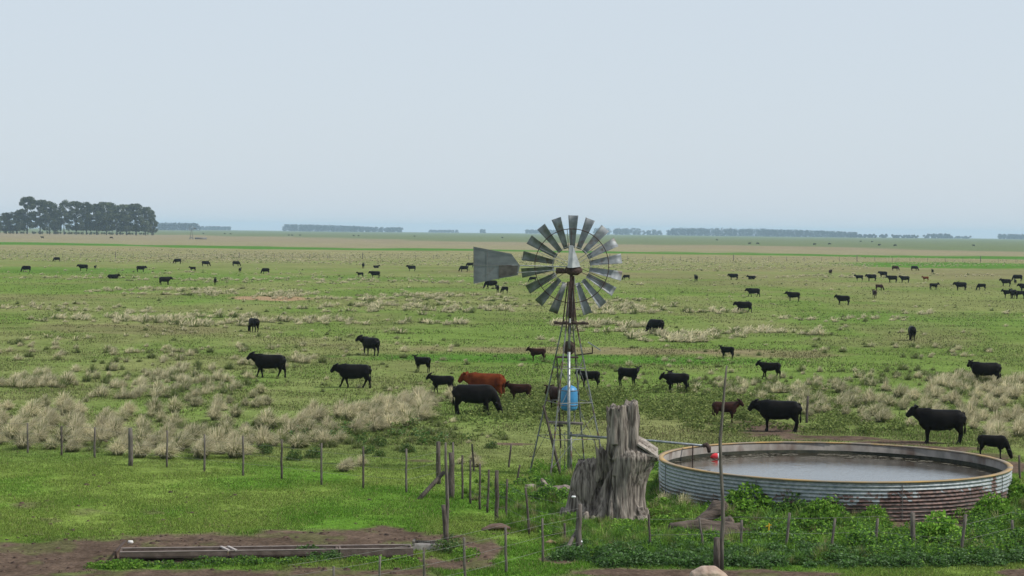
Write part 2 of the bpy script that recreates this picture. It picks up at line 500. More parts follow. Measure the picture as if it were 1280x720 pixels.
def stuff_mesh(name, V, C, k, m, label, cat):
    n = len(V) // k
    me = np_mesh(name, V, np.arange(n * k), np.full(n, k), m, C)
    return link(name, me, kind='stuff', label=label, cat=cat)


P = rand_ground(430000, 556, 726)
px, py = Pv(P); c, sm, fl = zones(px, py, P[:, 0], P[:, 1])
patch = fbm2(P[:, 0] / 1.1, P[:, 1] / 1.1, 61, 3)
keep = ((sm < .45) | ((sm < .98) & (rng.random(len(P)) < .12))) & ~in_tank(P[:, 0], P[:, 1]) & (rng.random(len(P)) < sstep(.22, .5, patch) * .9 + .1)
P = P[keep]; c = c[keep]; patch = patch[keep]
n = len(P); v = rng.random(n)[:, None]
hh = (.025 + .06 * rng.random(n) ** 2) * (.6 + patch * .8)
cc = c * (.75 + .7 * v); dry = rng.random(n) < .07; cc[dry] = np.array([.26, .23, .11])
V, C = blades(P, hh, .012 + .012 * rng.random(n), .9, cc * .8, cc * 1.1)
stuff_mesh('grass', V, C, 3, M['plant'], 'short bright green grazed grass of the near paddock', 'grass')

P = rand_ground(330000, 345, 556, pw=.8)
px, py = Pv(P); c, sm, fl = zones(px, py, P[:, 0], P[:, 1])
patch = fbm2(P[:, 0] / 3, P[:, 1] / 3, 62, 4)
keep = (sm < .4) & (rng.random(len(P)) < sstep(.35, .62, patch) * .9 + .06)
P = P[keep]; c = c[keep]; n = len(P)
dist = P[:, 1]
hh = (.03 + .08 * rng.random(n) ** 2) * (1 + dist / 400); ww = (.02 + .03 * rng.random(n)) * dist / 80
cc = c * (.55 + .75 * rng.random(n))[:, None]; dry = rng.random(n) < .16; cc[dry] = np.array([.28, .24, .14]) * (.7 + .5 * rng.random(dry.sum()))[:, None]
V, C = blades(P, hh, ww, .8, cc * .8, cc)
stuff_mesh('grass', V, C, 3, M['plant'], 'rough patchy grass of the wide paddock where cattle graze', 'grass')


# dung pats and clods
VV = []; FF = []; off = 0
P = np.concatenate([rand_ground(700, 600, 724, -10, 640), rand_ground(420, 655, 724, -10, 600), rand_ground(160, 520, 600)])
for p in P:
    px_, py_ = Pv(p[None]); c_, sm_, fl_ = zones(px_, py_, p[None, 0], p[None, 1])
    if random.random() < (.85 if sm_[0] < .5 else .45): continue
    if in_tank(p[0], p[1], .1): continue
    r_ = random.uniform(.02, .07) * (1.4 if random.random() < .15 else 1); n_ = 7
    ring = [(p[0] + math.cos(math.tau * k / n_) * r_ * random.uniform(.8, 1.3), p[1] + math.sin(math.tau * k / n_) * r_ * random.uniform(.7, 1.1), p[2] - .01) for k in range(n_)]
    mid = [(p[0] + (q[0] - p[0]) * .6, p[1] + (q[1] - p[1]) * .6, p[2] + r_ * random.uniform(.3, .6)) for q in ring]
    VV += ring + mid
    for k in range(n_): FF += [off + k, off + (k + 1) % n_, off + n_ + (k + 1) % n_, off + n_ + k]
    FF += [off + n_ + k for k in (0, 1, 2, 3)] + [off + n_ + k for k in (0, 3, 4, 6)]
    off += 2 * n_
M['clod'] = mat('dark_clod', (.04, .026, .02), (.11, .07, .05), .95, 3)
link('dirt', np_mesh('dirt', np.array(VV), FF, np.full(len(FF) // 4, 4), M['clod']), kind='stuff', label='scattered dark dung and dirt clods on the lawn and bare soil', cat='dirt clods')


# ------------------------------------------------------------------ tussocks
STRAW = np.array([.85, .755, .51]); STRAW2 = np.array([.30, .25, .15]); TGREEN = np.array([.13, .15, .06])


def tussock(nb, r, h, greeny=0., wid=.012, lean=.35, segs=3):
    """tussock of arching blades; returns V, faces flat, sizes, C"""
    n = nb
    u = rng.random(n); th = rng.random(n) * math.tau
    b = np.stack([np.cos(th) * r * .28 * np.sqrt(u), np.sin(th) * r * .28 * np.sqrt(u), np.zeros(n)], 1)
    outd = np.stack([np.cos(th), np.sin(th), np.zeros(n)], 1)
    spread = (u ** .6) * r * (.55 + .7 * rng.random(n)); hh = h * (.55 + .55 * rng.random(n)) * (1 - .35 * u)
    s = np.stack([-np.sin(th), np.cos(th), np.zeros(n)], 1)
    jit = rng.normal(0, .15, (n, 3)) * np.array([1, 1, 0])
    V = []; C = []
    col = STRAW * (1 - .4 * rng.random(n))[:, None] + STRAW2 * 0
    gsel = rng.random(n) < (.14 + greeny); col[gsel] = (np.array([.16, .19, .07]) * (.7 + .8 * rng.random(n))[:, None])[gsel]
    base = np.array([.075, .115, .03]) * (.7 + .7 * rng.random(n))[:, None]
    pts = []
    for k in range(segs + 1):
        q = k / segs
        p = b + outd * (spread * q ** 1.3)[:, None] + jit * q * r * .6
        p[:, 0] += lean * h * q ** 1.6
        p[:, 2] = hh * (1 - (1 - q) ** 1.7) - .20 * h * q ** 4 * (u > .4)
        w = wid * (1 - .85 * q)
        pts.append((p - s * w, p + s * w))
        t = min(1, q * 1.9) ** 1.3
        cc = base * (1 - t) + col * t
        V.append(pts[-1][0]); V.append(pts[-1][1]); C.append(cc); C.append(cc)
    V = np.stack(V, 1).reshape(-1, 3); C = np.stack(C, 1).reshape(-1, 3); K = 2 * (segs + 1)
    f = []
    base_i = np.arange(n) * K
    for k in range(segs):
        f.append(np.stack([base_i + 2 * k, base_i + 2 * k + 1, base_i + 2 * k + 3, base_i + 2 * k + 2], 1))
    f = np.concatenate(f).reshape(-1)
    return V, f, np.full(len(f) // 4, 4), C


TM = {}
for kind, g_, hs in (('pale', 0, .55), ('mixed', .25, .5), ('green', .75, .42)):
    TM[kind] = []
    for i in range(5):
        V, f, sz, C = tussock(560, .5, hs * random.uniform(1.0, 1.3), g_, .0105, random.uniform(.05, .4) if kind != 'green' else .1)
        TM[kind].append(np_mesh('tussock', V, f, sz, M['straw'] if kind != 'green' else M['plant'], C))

# density strips in the photograph: (cx, cy, rx, ry, count, kind, size)
NEAR = [
    (170, 563, 165, 16, 38, 'pale', .98), (60, 545, 90, 22, 18, 'pale', 1.0), (40, 520, 70, 14, 16, 'pale', 1.0), (180, 525, 150, 14, 18, 'mixed', .95),
    (250, 560, 80, 18, 16, 'mixed', .9), (290, 500, 70, 12, 14, 'mixed', .8),
    (360, 545, 70, 14, 16, 'mixed', .95), (440, 530, 90, 12, 22, 'pale', .95), (490, 515, 50, 8, 14, 'pale', .95), (540, 502, 45, 6, 12, 'pale', .9),
    (440, 585, 24, 6, 4, 'pale', .85), (590, 578, 18, 5, 3, 'pale', .7), (860, 628, 34, 10, 7, 'mixed', .8),
    (1050, 500, 100, 14, 28, 'mixed', .9), (1130, 520, 80, 14, 20, 'mixed', .9), (1210, 500, 60, 16, 20, 'pale', .85), (1250, 535, 50, 20, 24, 'pale', .95), (1010, 510, 30, 12, 8, 'mixed', .8),
]
used = []
LAB = {'pale': 'pale straw coloured tussock bent over by the wind in the dense tussock belts', 'mixed': 'half green half straw tussock among the paler tussocks of the paddock'}
tn = 0
for (cx, cy, rx, ry, cnt, kind, size) in NEAR:
    k = 0; tries = 0
    while k < cnt and tries < cnt * 30:
        tries += 1
        a_, r_ = random.random() * math.tau, math.sqrt(random.random())
        x, y = cx + math.cos(a_) * r_ * rx, cy + math.sin(a_) * r_ * ry
        if x < -12 or x > 1290: continue
        p = GP(x, y)
        if x < 560 and y > 566 + x * .092 - 6: continue
        if in_tank(p.x, p.y, .5): continue
        if any((p.x - q[0]) ** 2 + (p.y - q[1]) ** 2 < .62 for q in used[-400:]): continue
        used.append((p.x, p.y)); k += 1
        if tn >= 296: continue
        kk = kind if random.random() < .8 else ('mixed' if kind == 'pale' else 'pale')
        s = size * random.uniform(.65, 1.25); p.z -= .03
        link('grass_tussock', random.choice(TM[kk]), None, p, random.uniform(-.5, .5), (s * random.uniform(.85, 1.1), s * random.uniform(.8, 1.05), s * random.uniform(.95, 1.2)), label=LAB[kk], cat='tussock',
             group='pale tussocks of the paddock' if kk == 'pale' else 'greenish tussocks of the paddock')
        tn += 1
print('tussocks', tn)

# the smaller, farther ones: one mesh
FAR = [  # cx, cy, rx, ry, count, size, greeny
    (150, 480, 160, 18, 150, .8, .2), (60, 490, 80, 14, 90, .95, .05), (250, 470, 60, 12, 40, .8, .3), (380, 500, 60, 8, 40, .7, .3), (350, 455, 60, 6, 30, .7, .1),
    (260, 400, 70, 9, 120, .85, .05), (190, 396, 60, 7, 70, .8, .05), (100, 398, 90, 6, 60, .75, .1), (70, 384, 90, 5, 50, .6, .1), (240, 365, 140, 5, 240, .75, .05), (430, 370, 220, 5, 300, .75, .05),
    (560, 378, 130, 7, 150, .75, .35), (500, 388, 150, 6, 160, .8, .05), (420, 404, 120, 6, 100, .8, .05), (570, 412, 90, 8, 120, .85, .05), (650, 410, 50, 8, 60, .85, .05), (740, 410, 80, 6, 70, .9, .05),
    (820, 390, 110, 7, 130, .85, .1), (790, 378, 60, 4, 60, .75, .05), (840, 422, 60, 7, 50, .85, .05), (950, 418, 80, 6, 50, .8, .05), (1050, 398, 90, 5, 40, .7, .1), (1200, 392, 90, 7, 24, .7, .2),
    (1120, 440, 120, 10, 40, .5, .5), (1100, 470, 120, 10, 40, .7, .6), (1230, 480, 60, 8, 60, .9, .1), (960, 480, 100, 8, 50, .6, .4), (930, 490, 80, 5, 40, .7, .1),
    (300, 432, 320, 30, 160, .45, .5), (900, 460, 330, 30, 120, .35, .7), (640, 395, 640, 35, 260, .5, .4), (1000, 370, 300, 25, 90, .4, .4), (120, 440, 150, 20, 60, .6, .4),
    (400, 352, 420, 3, 260, .8, 0), (300, 345, 330, 5, 120, .6, .1), (180, 320, 260, 9, 2300, .6, .1), (520, 324, 330, 8, 2300, .6, .1), (860, 331, 240, 8, 1300, .6, .1), (1020, 346, 120, 2, 120, .8, 0), (1130, 344, 140, 2, 60, .8, 0),
    (1080, 327, 240, 6, 1200, .55, .1), (60, 336, 200, 3, 60, .7, .1), (640, 350, 600, 12, 200, .6, .2), (480, 540, 160, 20, 60, .4, .8), (420, 480, 200, 30, 80, .4, .7),
    (430, 540, 150, 18, 110, .55, .9), (160, 545, 170, 26, 110, .5, .9), (1130, 520, 150, 22, 110, .55, .8), (620, 500, 60, 12, 40, .5, .6), (820, 470, 100, 20, 50, .45, .7), (200, 525, 220, 20, 30, .5, .6), (1130, 500, 200, 30, 120, .75, .6),
]
VV = []; CC = []; off = 0; FF = []
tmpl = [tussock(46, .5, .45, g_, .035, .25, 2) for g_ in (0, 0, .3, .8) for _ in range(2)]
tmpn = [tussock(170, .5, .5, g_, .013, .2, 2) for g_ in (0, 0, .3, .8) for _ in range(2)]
for (cx, cy, rx, ry, cnt, size, gr) in FAR:
    a_ = rng.random(cnt) * math.tau; r_ = np.sqrt(rng.random(cnt))
    qx = cx + np.cos(a_) * r_ * rx; qy = cy + np.sin(a_) * r_ * ry + (qx - cx) * .0113
    # clumping
    P = Gv(qx, qy); P[:, 2] = gz(P[:, 0], P[:, 1])
    cl = fbm2(P[:, 0] / 5, P[:, 1] / 8, 71, 3)
    for i in range(cnt):
        if qx[i] < 560 and qy[i] > 500 and qy[i] > 566 + qx[i] * .092 - 6: continue
        if qx[i] < -10 or qx[i] > 1290 or cl[i] < (.42 if size != .6 else .30): continue
        if in_tank(P[i, 0], P[i, 1], .6): continue
        V, f, sz, C = (tmpn if qy[i] > 430 else tmpl)[(6 + random.randrange(2)) if random.random() < gr else random.randrange(6)]
        s = size * random.uniform(.55, 1.3); dd = P[i, 1]
        s *= 1.02 if dd < 110 else (1.35 if dd < 260 else 1.25)
        an = random.uniform(-.6, .6); ca, sa = math.cos(an), math.sin(an)
        W = V * (s * (random.uniform(.9, 1.2) if dd < 110 else random.uniform(1, 1.5)), s, s * (1.1 if dd < 110 else 1.0 if dd < 200 else .8))
        W = np.stack([W[:, 0] * ca - W[:, 1] * sa, W[:, 0] * sa + W[:, 1] * ca, W[:, 2]], 1) + P[i] - np.array([0, 0, .03])
        VV.append(W); CC.append(C * random.uniform(.85, 1.15)); FF.append(f + off); off += len(V)
V = np.concatenate(VV); C = np.concatenate(CC); f = np.concatenate(FF)
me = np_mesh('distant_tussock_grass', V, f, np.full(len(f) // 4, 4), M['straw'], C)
link('distant_tussock_grass', me, kind='stuff', label='belts of small pale tussock grass receding across the paddock', cat='tussock grass')


# ------------------------------------------------------------------ leafy weeds
def leaves(n, r, h, ls, cols, up=.5):
    """mound of leaf quads"""
    th = rng.random(n) * math.tau; u = rng.random(n) ** .5; z = rng.random(n)
    rr = r * u * np.sqrt(np.clip(1 - z ** 2 * .85, .05, 1))
    P = np.stack([np.cos(th) * rr, np.sin(th) * rr, z * h], 1)
    P += rng.normal(0, r * .05, (n, 3)); P[:, 2] = np.maximum(P[:, 2], .01)
    d = rng.normal(0, 1, (n, 3)); d[:, 2] = np.abs(d[:, 2]) * up; d /= np.linalg.norm(d, axis=1)[:, None]
    e = np.cross(d, rng.normal(0, 1, (n, 3))); e /= np.linalg.norm(e, axis=1)[:, None]
    l = (ls * (.6 + .8 * rng.random(n)))[:, None]
    A = P - d * l * .5; B = P + e * l * .28; Cc = P + d * l * .6; D = P - e * l * .28
    V = np.stack([A, B, Cc, D], 1).reshape(-1, 3)
    cols = np.array(cols); c = cols[rng.integers(0, len(cols), n)] * (.7 + .6 * rng.random(n))[:, None]
    return V, np.repeat(c, 4, 0)


WD = [[.06, .13, .03], [.09, .18, .045], [.14, .22, .10]]
WB = [[.15, .30, .035], [.21, .35, .06], [.10, .21, .035]]
WG = [[.14, .18, .05], [.19, .22, .075], [.085, .12, .035]]


def weed_field(name, regions, label, cat):
    VV = []; CC = []
    for (cx, cy, rx, ry, cnt, r, h, ls, nl, cols) in regions:
        for i in range(cnt):
            a_ = random.random() * math.tau; q = math.sqrt(random.random())
            x = cx + math.cos(a_) * q * rx; y = cy + math.sin(a_) * q * ry
            p = GP(x, y)
            if in_tank(p.x, p.y, .12): continue
            s = random.uniform(.6, 1.3)
            V, C = leaves(int(nl * s), r * s, h * s * random.uniform(.7, 1.2), ls, cols)
            VV.append(V + np.array(p)); CC.append(C)
    V = np.concatenate(VV); C = np.concatenate(CC)
    return stuff_mesh(name, V, C, 4, M['plant'], label, cat)


weed_field('weeds', [
    (1000, 702, 300, 10, 240, .28, .20, .07, 210, WD), (1180, 690, 110, 20, 90, .32, .30, .07, 220, WD + WB), (860, 694, 90, 10, 60, .26, .2, .06, 200, WD),
    (760, 700, 70, 12, 60, .24, .17, .06, 190, WD), (1020, 674, 90, 12, 70, .32, .3, .07, 230, WB + WB + WD), (880, 645, 80, 18, 60, .28, .24, .07, 180, WB),
    (1110, 680, 70, 9, 46, .3, .25, .06, 200, WB), (1250, 668, 40, 18, 40, .34, .3, .07, 240, WB + WD), (820, 676, 60, 10, 40, .26, .2, .06, 180, WB + WB + WD),
    (930, 682, 90, 10, 50, .28, .2, .07, 190, WB + WD), (700, 655, 40, 20, 26, .22, .17, .06, 130, WB), (670, 622, 40, 20, 30, .26, .24, .07, 160, WB + WD), (790, 650, 60, 10, 26, .22, .16, .06, 130, WB), (700, 590, 40, 10, 18, .22, .2, .06, 110, WB), (830, 590, 10, 16, 12, .25, .3, .07, 160, WB + WD),
], 'mass of low dark green leafy weeds before the round water tank', 'weeds')
weed_field('weeds', [
    (790, 505, 180, 22, 230, .42, .30, .10, 80, WG), (900, 520, 70, 22, 90, .42, .30, .10, 80, WG), (640, 520, 60, 16, 60, .4, .26, .1, 80, WG), (700, 500, 110, 18, 80, .42, .3, .1, 80, WG),
    (470, 545, 120, 10, 26, .35, .32, .09, 80, WD + WG), (1080, 535, 120, 10, 50, .35, .26, .1, 70, WG), (1020, 505, 60, 18, 40, .35, .3, .1, 80, WG), (520, 540, 120, 14, 40, .3, .22, .09, 70, WG), (1230, 640, 40, 14, 30, .3, .25, .07, 150, WB),
], 'grey green leafy ground weeds in the paddock behind the windmill', 'weeds')
weed_field('weeds', [(150, 713, 36, 3, 26, .16, .10, .05, 90, WB), (215, 712, 60, 2.5, 20, .16, .09, .05, 90, WB + WD), (330, 709, 80, 3, 44, .17, .12, .05, 100, WB + WD), (400, 702, 30, 5, 20, .2, .2, .05, 120, WD), (480, 706, 50, 4, 34, .16, .1, .05, 90, WB),
                     (560, 690, 12, 8, 14, .22, .24, .05, 140, WD + WG), (580, 700, 10, 6, 6, .2, .2, .05, 120, WB)],
           'patchy green weeds growing along the foot of the concrete trough', 'weeds')

# rank grass growing through the weeds
VV = []; CC = []; FF = []; off = 0
gt = []
for q_ in range(5):
    V, f, sz, C = tussock(90, .5, .5, 1.0, .014, .05, 2); g_ = np.array([[.19, .36, .05], [.13, .26, .04], [.24, .34, .08], [.15, .28, .07], [.32, .32, .14]][q_])
    gt.append((V, f, C * 0 + g_ * (.6 + .7 * np.repeat(rng.random(90), 6)[:, None])))
for (cx, cy, rx, ry, cnt, sz_) in [(1000, 685, 300, 22, 420, .62), (870, 640, 60, 20, 130, .7), (1030, 655, 90, 14, 120, .75), (1250, 640, 30, 30, 90, .8), (760, 680, 70, 18, 130, .55), (660, 640, 40, 26, 120, .6), (700, 600, 30, 10, 40, .6), (610, 615, 30, 16, 40, .35), (835, 620, 22, 20, 60, .7), (730, 665, 60, 10, 60, .45), (770, 662, 45, 5, 60, .45), (700, 650, 14, 14, 40, .5)]:
    for i in range(cnt):
        a_ = random.random() * math.tau; q = math.sqrt(random.random()); p = GP(cx + math.cos(a_) * q * rx, cy + math.sin(a_) * q * ry)
        if in_tank(p.x, p.y, .12): continue
        V, f, C = gt[int(random.random() ** 1.3 * 5)]; s_ = sz_ * random.uniform(.5, 1.3); an = random.random() * math.tau; ca, sa = math.cos(an), math.sin(an)
        W = V * s_; W = np.stack([W[:, 0] * ca - W[:, 1] * sa, W[:, 0] * sa + W[:, 1] * ca, W[:, 2]], 1) + np.array(p)
        VV.append(W); CC.append(C * random.uniform(.7, 1.15)); FF.append(f + off); off += len(V)
f = np.concatenate(FF)
link('rank_grass', np_mesh('rank_grass', np.concatenate(VV), f, np.full(len(f) // 4, 4), M['plant'], np.concatenate(CC)), kind='stuff', label='tall rank green grass among the weeds by the tank and stump', cat='grass')

# taller bushy plants: things of their own
bush_me = []
for cols, nl in ((WB, 1500), (WB + WD, 1500), (WB, 1300), (WD + WG, 900)):
    Vs = []; Cs = []
    for (ox, oy, r_, h_) in ((0, 0, .36, .62), (.26, .1, .26, .42), (-.24, -.08, .28, .48), (.05, -.3, .25, .36), (-.1, .3, .25, .5)):
        v_, c_ = leaves(int(nl * .24), r_, h_, .085, cols, .8); Vs.append(v_ + np.array([ox, oy, 0])); Cs.append(c_)
    V, f, sz, C = tussock(110, .5, .62, 1.0, .012, .05, 2); keepq = np.arange(0)
    V = np.concatenate(Vs); C = np.concatenate(Cs); bush_me.append(np_mesh('bush', V, np.arange(len(V)), np.full(len(V) // 4, 4), M['plant'], C))
BUSH = [(938, 645, 1.25, 0, 'bright green bushy weed against the tank wall beside the tall crooked pole'), (993, 648, 1.0, 1, 'mid green bushy weed at the dark rusted foot of the tank'),
        (1040, 650, 1.0, 1, 'drooping leafy weed in front of the tank, first past the dark gap under its wall'), (1092, 655, .7, 0, 'light green weed between the rusty tank wall and the thick fence post'),
        (1025, 665, 1.15, 0, 'large green bush between two grey fence stakes before the tank'), (1240, 655, 1.05, 0, 'round bright green bush at the tank end by the last leaning stake'),
        (1262, 632, 1.05, 0, 'tall bright green clump beside the sunlit end of the tank'), (1170, 680, 1.1, 0, 'yellowish green bush between the thick post and the leaning rusty stake'),
        (1075, 690, .8, 1, 'dark leafy bush just in front of the thick post by the tank'), (838, 600, .5, 1, 'narrow dark green weed in the gap between the stump and the tank'),
        (965, 632, .7, 0, 'green weed half hidden behind the fence stakes near the yellow marker'), (1222, 668, .6, 1, 'small green bush next to the bare dirt under the tank'),
        (1275, 690, .8, 1, 'dark bushy weed at the frame edge beyond the last grey stake'), (686, 628, .7, 1, 'dark green weed under the pale dead root beside the stump')]
for (x, y, s, k, lb) in BUSH:
    link('green_bush', bush_me[k], None, GP(x, y), random.random() * 6, (s * 1.2, s * 1.1, s * 1.15), label=lb, cat='bush', group='bushy weeds round the tank')
CL = [(475, 555, .62, 'dark green conical clump alone on the grass behind the wire fence'), (510, 562, .55, 'low dark clump on the grass just beyond the last wire fence stakes'), (532, 550, .5, 'round dark clump nearest the strutted corner post'),
      (614, 557, .45, 'small dark clump on the grass between strutted corner and windmill'), (450, 552, .55, 'dark clump touching the pale tussocks behind the wire fence'), (368, 574, .6, 'dark clump behind the fence beside a pale tussock'),
      (332, 566, .6, 'dark rounded clump right behind the wire fence'), (462, 564, .5, 'dark clump behind the fence between two thin stakes'), (475, 568, .4, 'smallest dark clump close to the fence wire'),
      (392, 570, .65, 'broad dark clump beside the wire fence stake'), (700, 470, .5, 'dark clump of weeds beyond the blue drum')]
for (x, y, s, lb) in CL:
    link('dark_clump', bush_me[3], None, GP(x, y), random.random() * 6, (s, s, s * 1.0), label=lb, cat='bush', group='dark green clumps behind the wire fence')

# ------------------------------------------------------------------ water tank
tank = empty('water_tank', TC, label='round corrugated iron stock tank with ochre rim and rusted lower wall', cat='water tank')
tm = bpy.data.materials.new('rusty_corrugated_iron'); t = nt(tm); N = t.nodes; L = t.links
out = N.new('ShaderNodeOutputMaterial'); bs = N.new('ShaderNodeBsdfPrincipled'); L.new(bs.outputs[0], out.inputs[0])
bs.inputs['Roughness'].default_value = .55; bs.inputs['Metallic'].default_value = .15; bs.inputs['Specular IOR Level'].default_value = .4
tc = N.new('ShaderNodeTexCoord'); sx = N.new('ShaderNodeSeparateXYZ'); L.new(tc.outputs['Object'], sx.inputs[0])
nz = N.new('ShaderNodeTexNoise'); nz.inputs['Scale'].default_value = 1.6; nz.inputs['Detail'].default_value = 8
mp = N.new('ShaderNodeMapping'); mp.inputs['Scale'].default_value = (1, 1, 1.5); L.new(tc.outputs['Object'], mp.inputs[0]); L.new(mp.outputs[0], nz.inputs['Vector'])
nf = N.new('ShaderNodeTexNoise'); nf.inputs['Scale'].default_value = 9; nf.inputs['Detail'].default_value = 8; L.new(mp.outputs[0], nf.inputs['Vector'])
at = N.new('ShaderNodeAttribute'); at.attribute_name = 'col'     # red channel: how rusted the sheet is here
def mth(op, a_, b_):
    m_ = N.new('ShaderNodeMath'); m_.operation = op
    for i, q in enumerate((a_, b_)):
        if hasattr(q, 'links'): L.new(q, m_.inputs[i])
        else: m_.inputs[i].default_value = q
    return m_.outputs[0]
sr = N.new('ShaderNodeSeparateColor'); L.new(at.outputs['Color'], sr.inputs[0])
v = mth('ADD', sr.outputs[0], mth('MULTIPLY', mth('SUBTRACT', nz.outputs[0], .5), 2.0))
v = mth('ADD', v, mth('MULTIPLY', mth('SUBTRACT', nf.outputs[0], .5), 1.4))
mr = N.new('ShaderNodeMapRange'); mr.inputs[1].default_value = .46; mr.inputs[2].default_value = .58; L.new(v, mr.inputs[0])
zc = N.new('ShaderNodeValToRGB'); zc.color_ramp.elements[0].color = (.19, .225, .24, 1); zc.color_ramp.elements[1].color = (.40, .42, .42, 1)
zc.color_ramp.elements[0].position = .35; zc.color_ramp.elements[1].position = .7; L.new(nf.outputs[0], zc.inputs[0])
rc = N.new('ShaderNodeValToRGB'); rc.color_ramp.elements[0].color = (.022, .012, .011, 1); rc.color_ramp.elements[1].color = (.15, .085, .07, 1)
rc.color_ramp.elements[0].position = .4; rc.color_ramp.elements[1].position = .62; L.new(nf.outputs[0], rc.inputs[0])
mx = N.new('ShaderNodeMix'); mx.data_type = 'RGBA'; L.new(mr.outputs[0], mx.inputs[0]); L.new(zc.outputs[0], mx.inputs[6]); L.new(rc.outputs[0], mx.inputs[7])
L.new(mx.outputs[2], bs.inputs['Base Color'])
na_, nzs = 360, 110
TH_ = np.linspace(0, math.tau, na_, endpoint=False); ZZ = np.linspace(-.05, TH - .01, nzs)
A2, Z2 = np.meshgrid(TH_, ZZ)
rr = TR - .026 + .018 * np.sin(Z2 * math.tau / .0980) + .012 * (fbm2(A2 * 8, Z2 * 3, 81, 2) - .5)
rr -= .03 * np.exp(-((Z2 - .2) / .2) ** 2) * (fbm2(A2 * 14, Z2 * 5, 82, 3))
V = np.stack([np.cos(A2) * rr, np.sin(A2) * rr, Z2], -1).reshape(-1, 3)
ii = np.arange(na_ * nzs).reshape(nzs, na_); a_ = ii[:-1]; b_ = ii[1:]
f = np.stack([a_, np.roll(a_, -1, 1), np.roll(b_, -1, 1), b_], -1).reshape(-1)
deg = (np.degrees(A2) % 360)
rustk = 1.02 - Z2 * 1.22                                             # more rust to the foot
rustk += .58 * np.exp(-((deg - 297) / 28) ** 2) * (Z2 < .8) - .28 * np.exp(-((deg - 210) / 30) ** 2) * 1 - .1 * np.exp(-((deg - 345) / 12) ** 2)
rustk = np.maximum(rustk, (.9 * np.exp(-((deg - 321) / 2.6) ** 2)))
rustk += .4 * np.exp(-((deg - 324) / 6) ** 2) * (Z2 < .5)
Cc = np.zeros((len(V), 3)); Cc[:, 0] = rustk.ravel()
me = np_mesh('tank_wall', V, f, np.full(len(f) // 4, 4), tm, Cc, True); link('corrugated_wall', me, tank)


def annulus(r0, r1, z0, z1, n=180, wob=0.):
    mb = MB(); vs = []; fs = []
    for i in range(n):
        t_ = math.tau * i / n; c_, s_ = math.cos(t_), math.sin(t_); w = random.uniform(-wob, wob)
        vs += [(c_ * (r0), s_ * (r0), z0), (c_ * (r1 + w), s_ * (r1 + w), z0), (c_ * (r1 + w), s_ * (r1 + w), z1 + w * .4), (c_ * r0, s_ * r0, z1 + w * .4)]
    for i in range(n):
        j = (i + 1) % n
        for k in range(4): fs.append((i * 4 + k, j * 4 + k, j * 4 + (k + 1) % 4, i * 4 + (k + 1) % 4))
    mb.add(vs, fs); return mb


M['rim'] = mat('ochre_rim', (.27, .20, .115), (.42, .27, .10), .85, 1.2, .003, 40, c3=(.24, .205, .165), s3=.9, t3=(.46, .6))
M['inner'] = mat('inner_render', (.15, .14, .125), (.27, .245, .22), .9, 3, .006, 30, c3=(.10, .07, .055), s3=1.4, t3=(.52, .68), stretch=(1, 1, .5))
annulus(TR - .14, TR + .012, TH, TH + .035, wob=.004).build('rim', M['rim'], tank, True)
annulus(TR - .125, TR - .045, -.04, TH - .002).build('inner_wall', M['inner'], tank, True)
M['scum'] = mat('algae_band_and_hole_shade', (.012, .014, .009), (.03, .03, .018), .9, 6, .01, 20)
annulus(TR - .135, TR - .127, .30, .78, wob=.0).build('algae_band', M['scum'], tank, True)
seam = MB()
for k in range(26):
    t_ = R_(k * 360 / 26 + 5); c_ = Vector((math.cos(t_), math.sin(t_), 0))
seamm = mat('seam_metal', (.09, .085, .085), (.14, .13, .13), .7, 10)
for k in range(8):
    t_ = R_(k * 360 / 8 + 12.)
    mb = MB(); mb.box((math.cos(t_) * (TR - .003), math.sin(t_) * (TR - .003), TH / 2), (.014, .014, TH - .06), rz=t_); mb.build('seam', seamm, tank)

# water surface
wm = bpy.data.materials.new('murky_water'); t = nt(wm); N = t.nodes; L = t.links
out = N.new('ShaderNodeOutputMaterial'); bs = N.new('ShaderNodeBsdfPrincipled'); L.new(bs.outputs[0], out.inputs[0])
bs.inputs['Base Color'].default_value = (.035, .028, .018, 1); bs.inputs['Roughness'].default_value = .03; bs.inputs['IOR'].default_value = 1.55; bs.inputs['Specular IOR Level'].default_value = 1.0
tc = N.new('ShaderNodeTexCoord'); mp = N.new('ShaderNodeMapping'); mp.inputs['Scale'].default_value = (1, 2.2, 1); L.new(tc.outputs['Object'], mp.inputs[0])
no = N.new('ShaderNodeTexNoise'); no.inputs['Scale'].default_value = 3.5; no.inputs['Detail'].default_value = 4; L.new(mp.outputs[0], no.inputs['Vector'])
bp = N.new('ShaderNodeBump'); bp.inputs['Distance'].default_value = .008; bp.inputs['Strength'].default_value = .6; L.new(no.outputs[0], bp.inputs['Height']); L.new(bp.outputs[0], bs.inputs['Normal'])
WL = .68
mb = MB(); n = 128; mb.add([(0, 0, 0)] + [(math.cos(math.tau * i / n) * (TR - .1), math.sin(math.tau * i / n) * (TR - .1), 0) for i in range(n)], [(0, 1 + i, 1 + (i + 1) % n) for i in range(n)])
mb.build('water', wm, None, False, None); w_ = bpy.data.objects['water']; w_.location = (TC.x, TC.y, WL); w_['kind'] = 'structure'
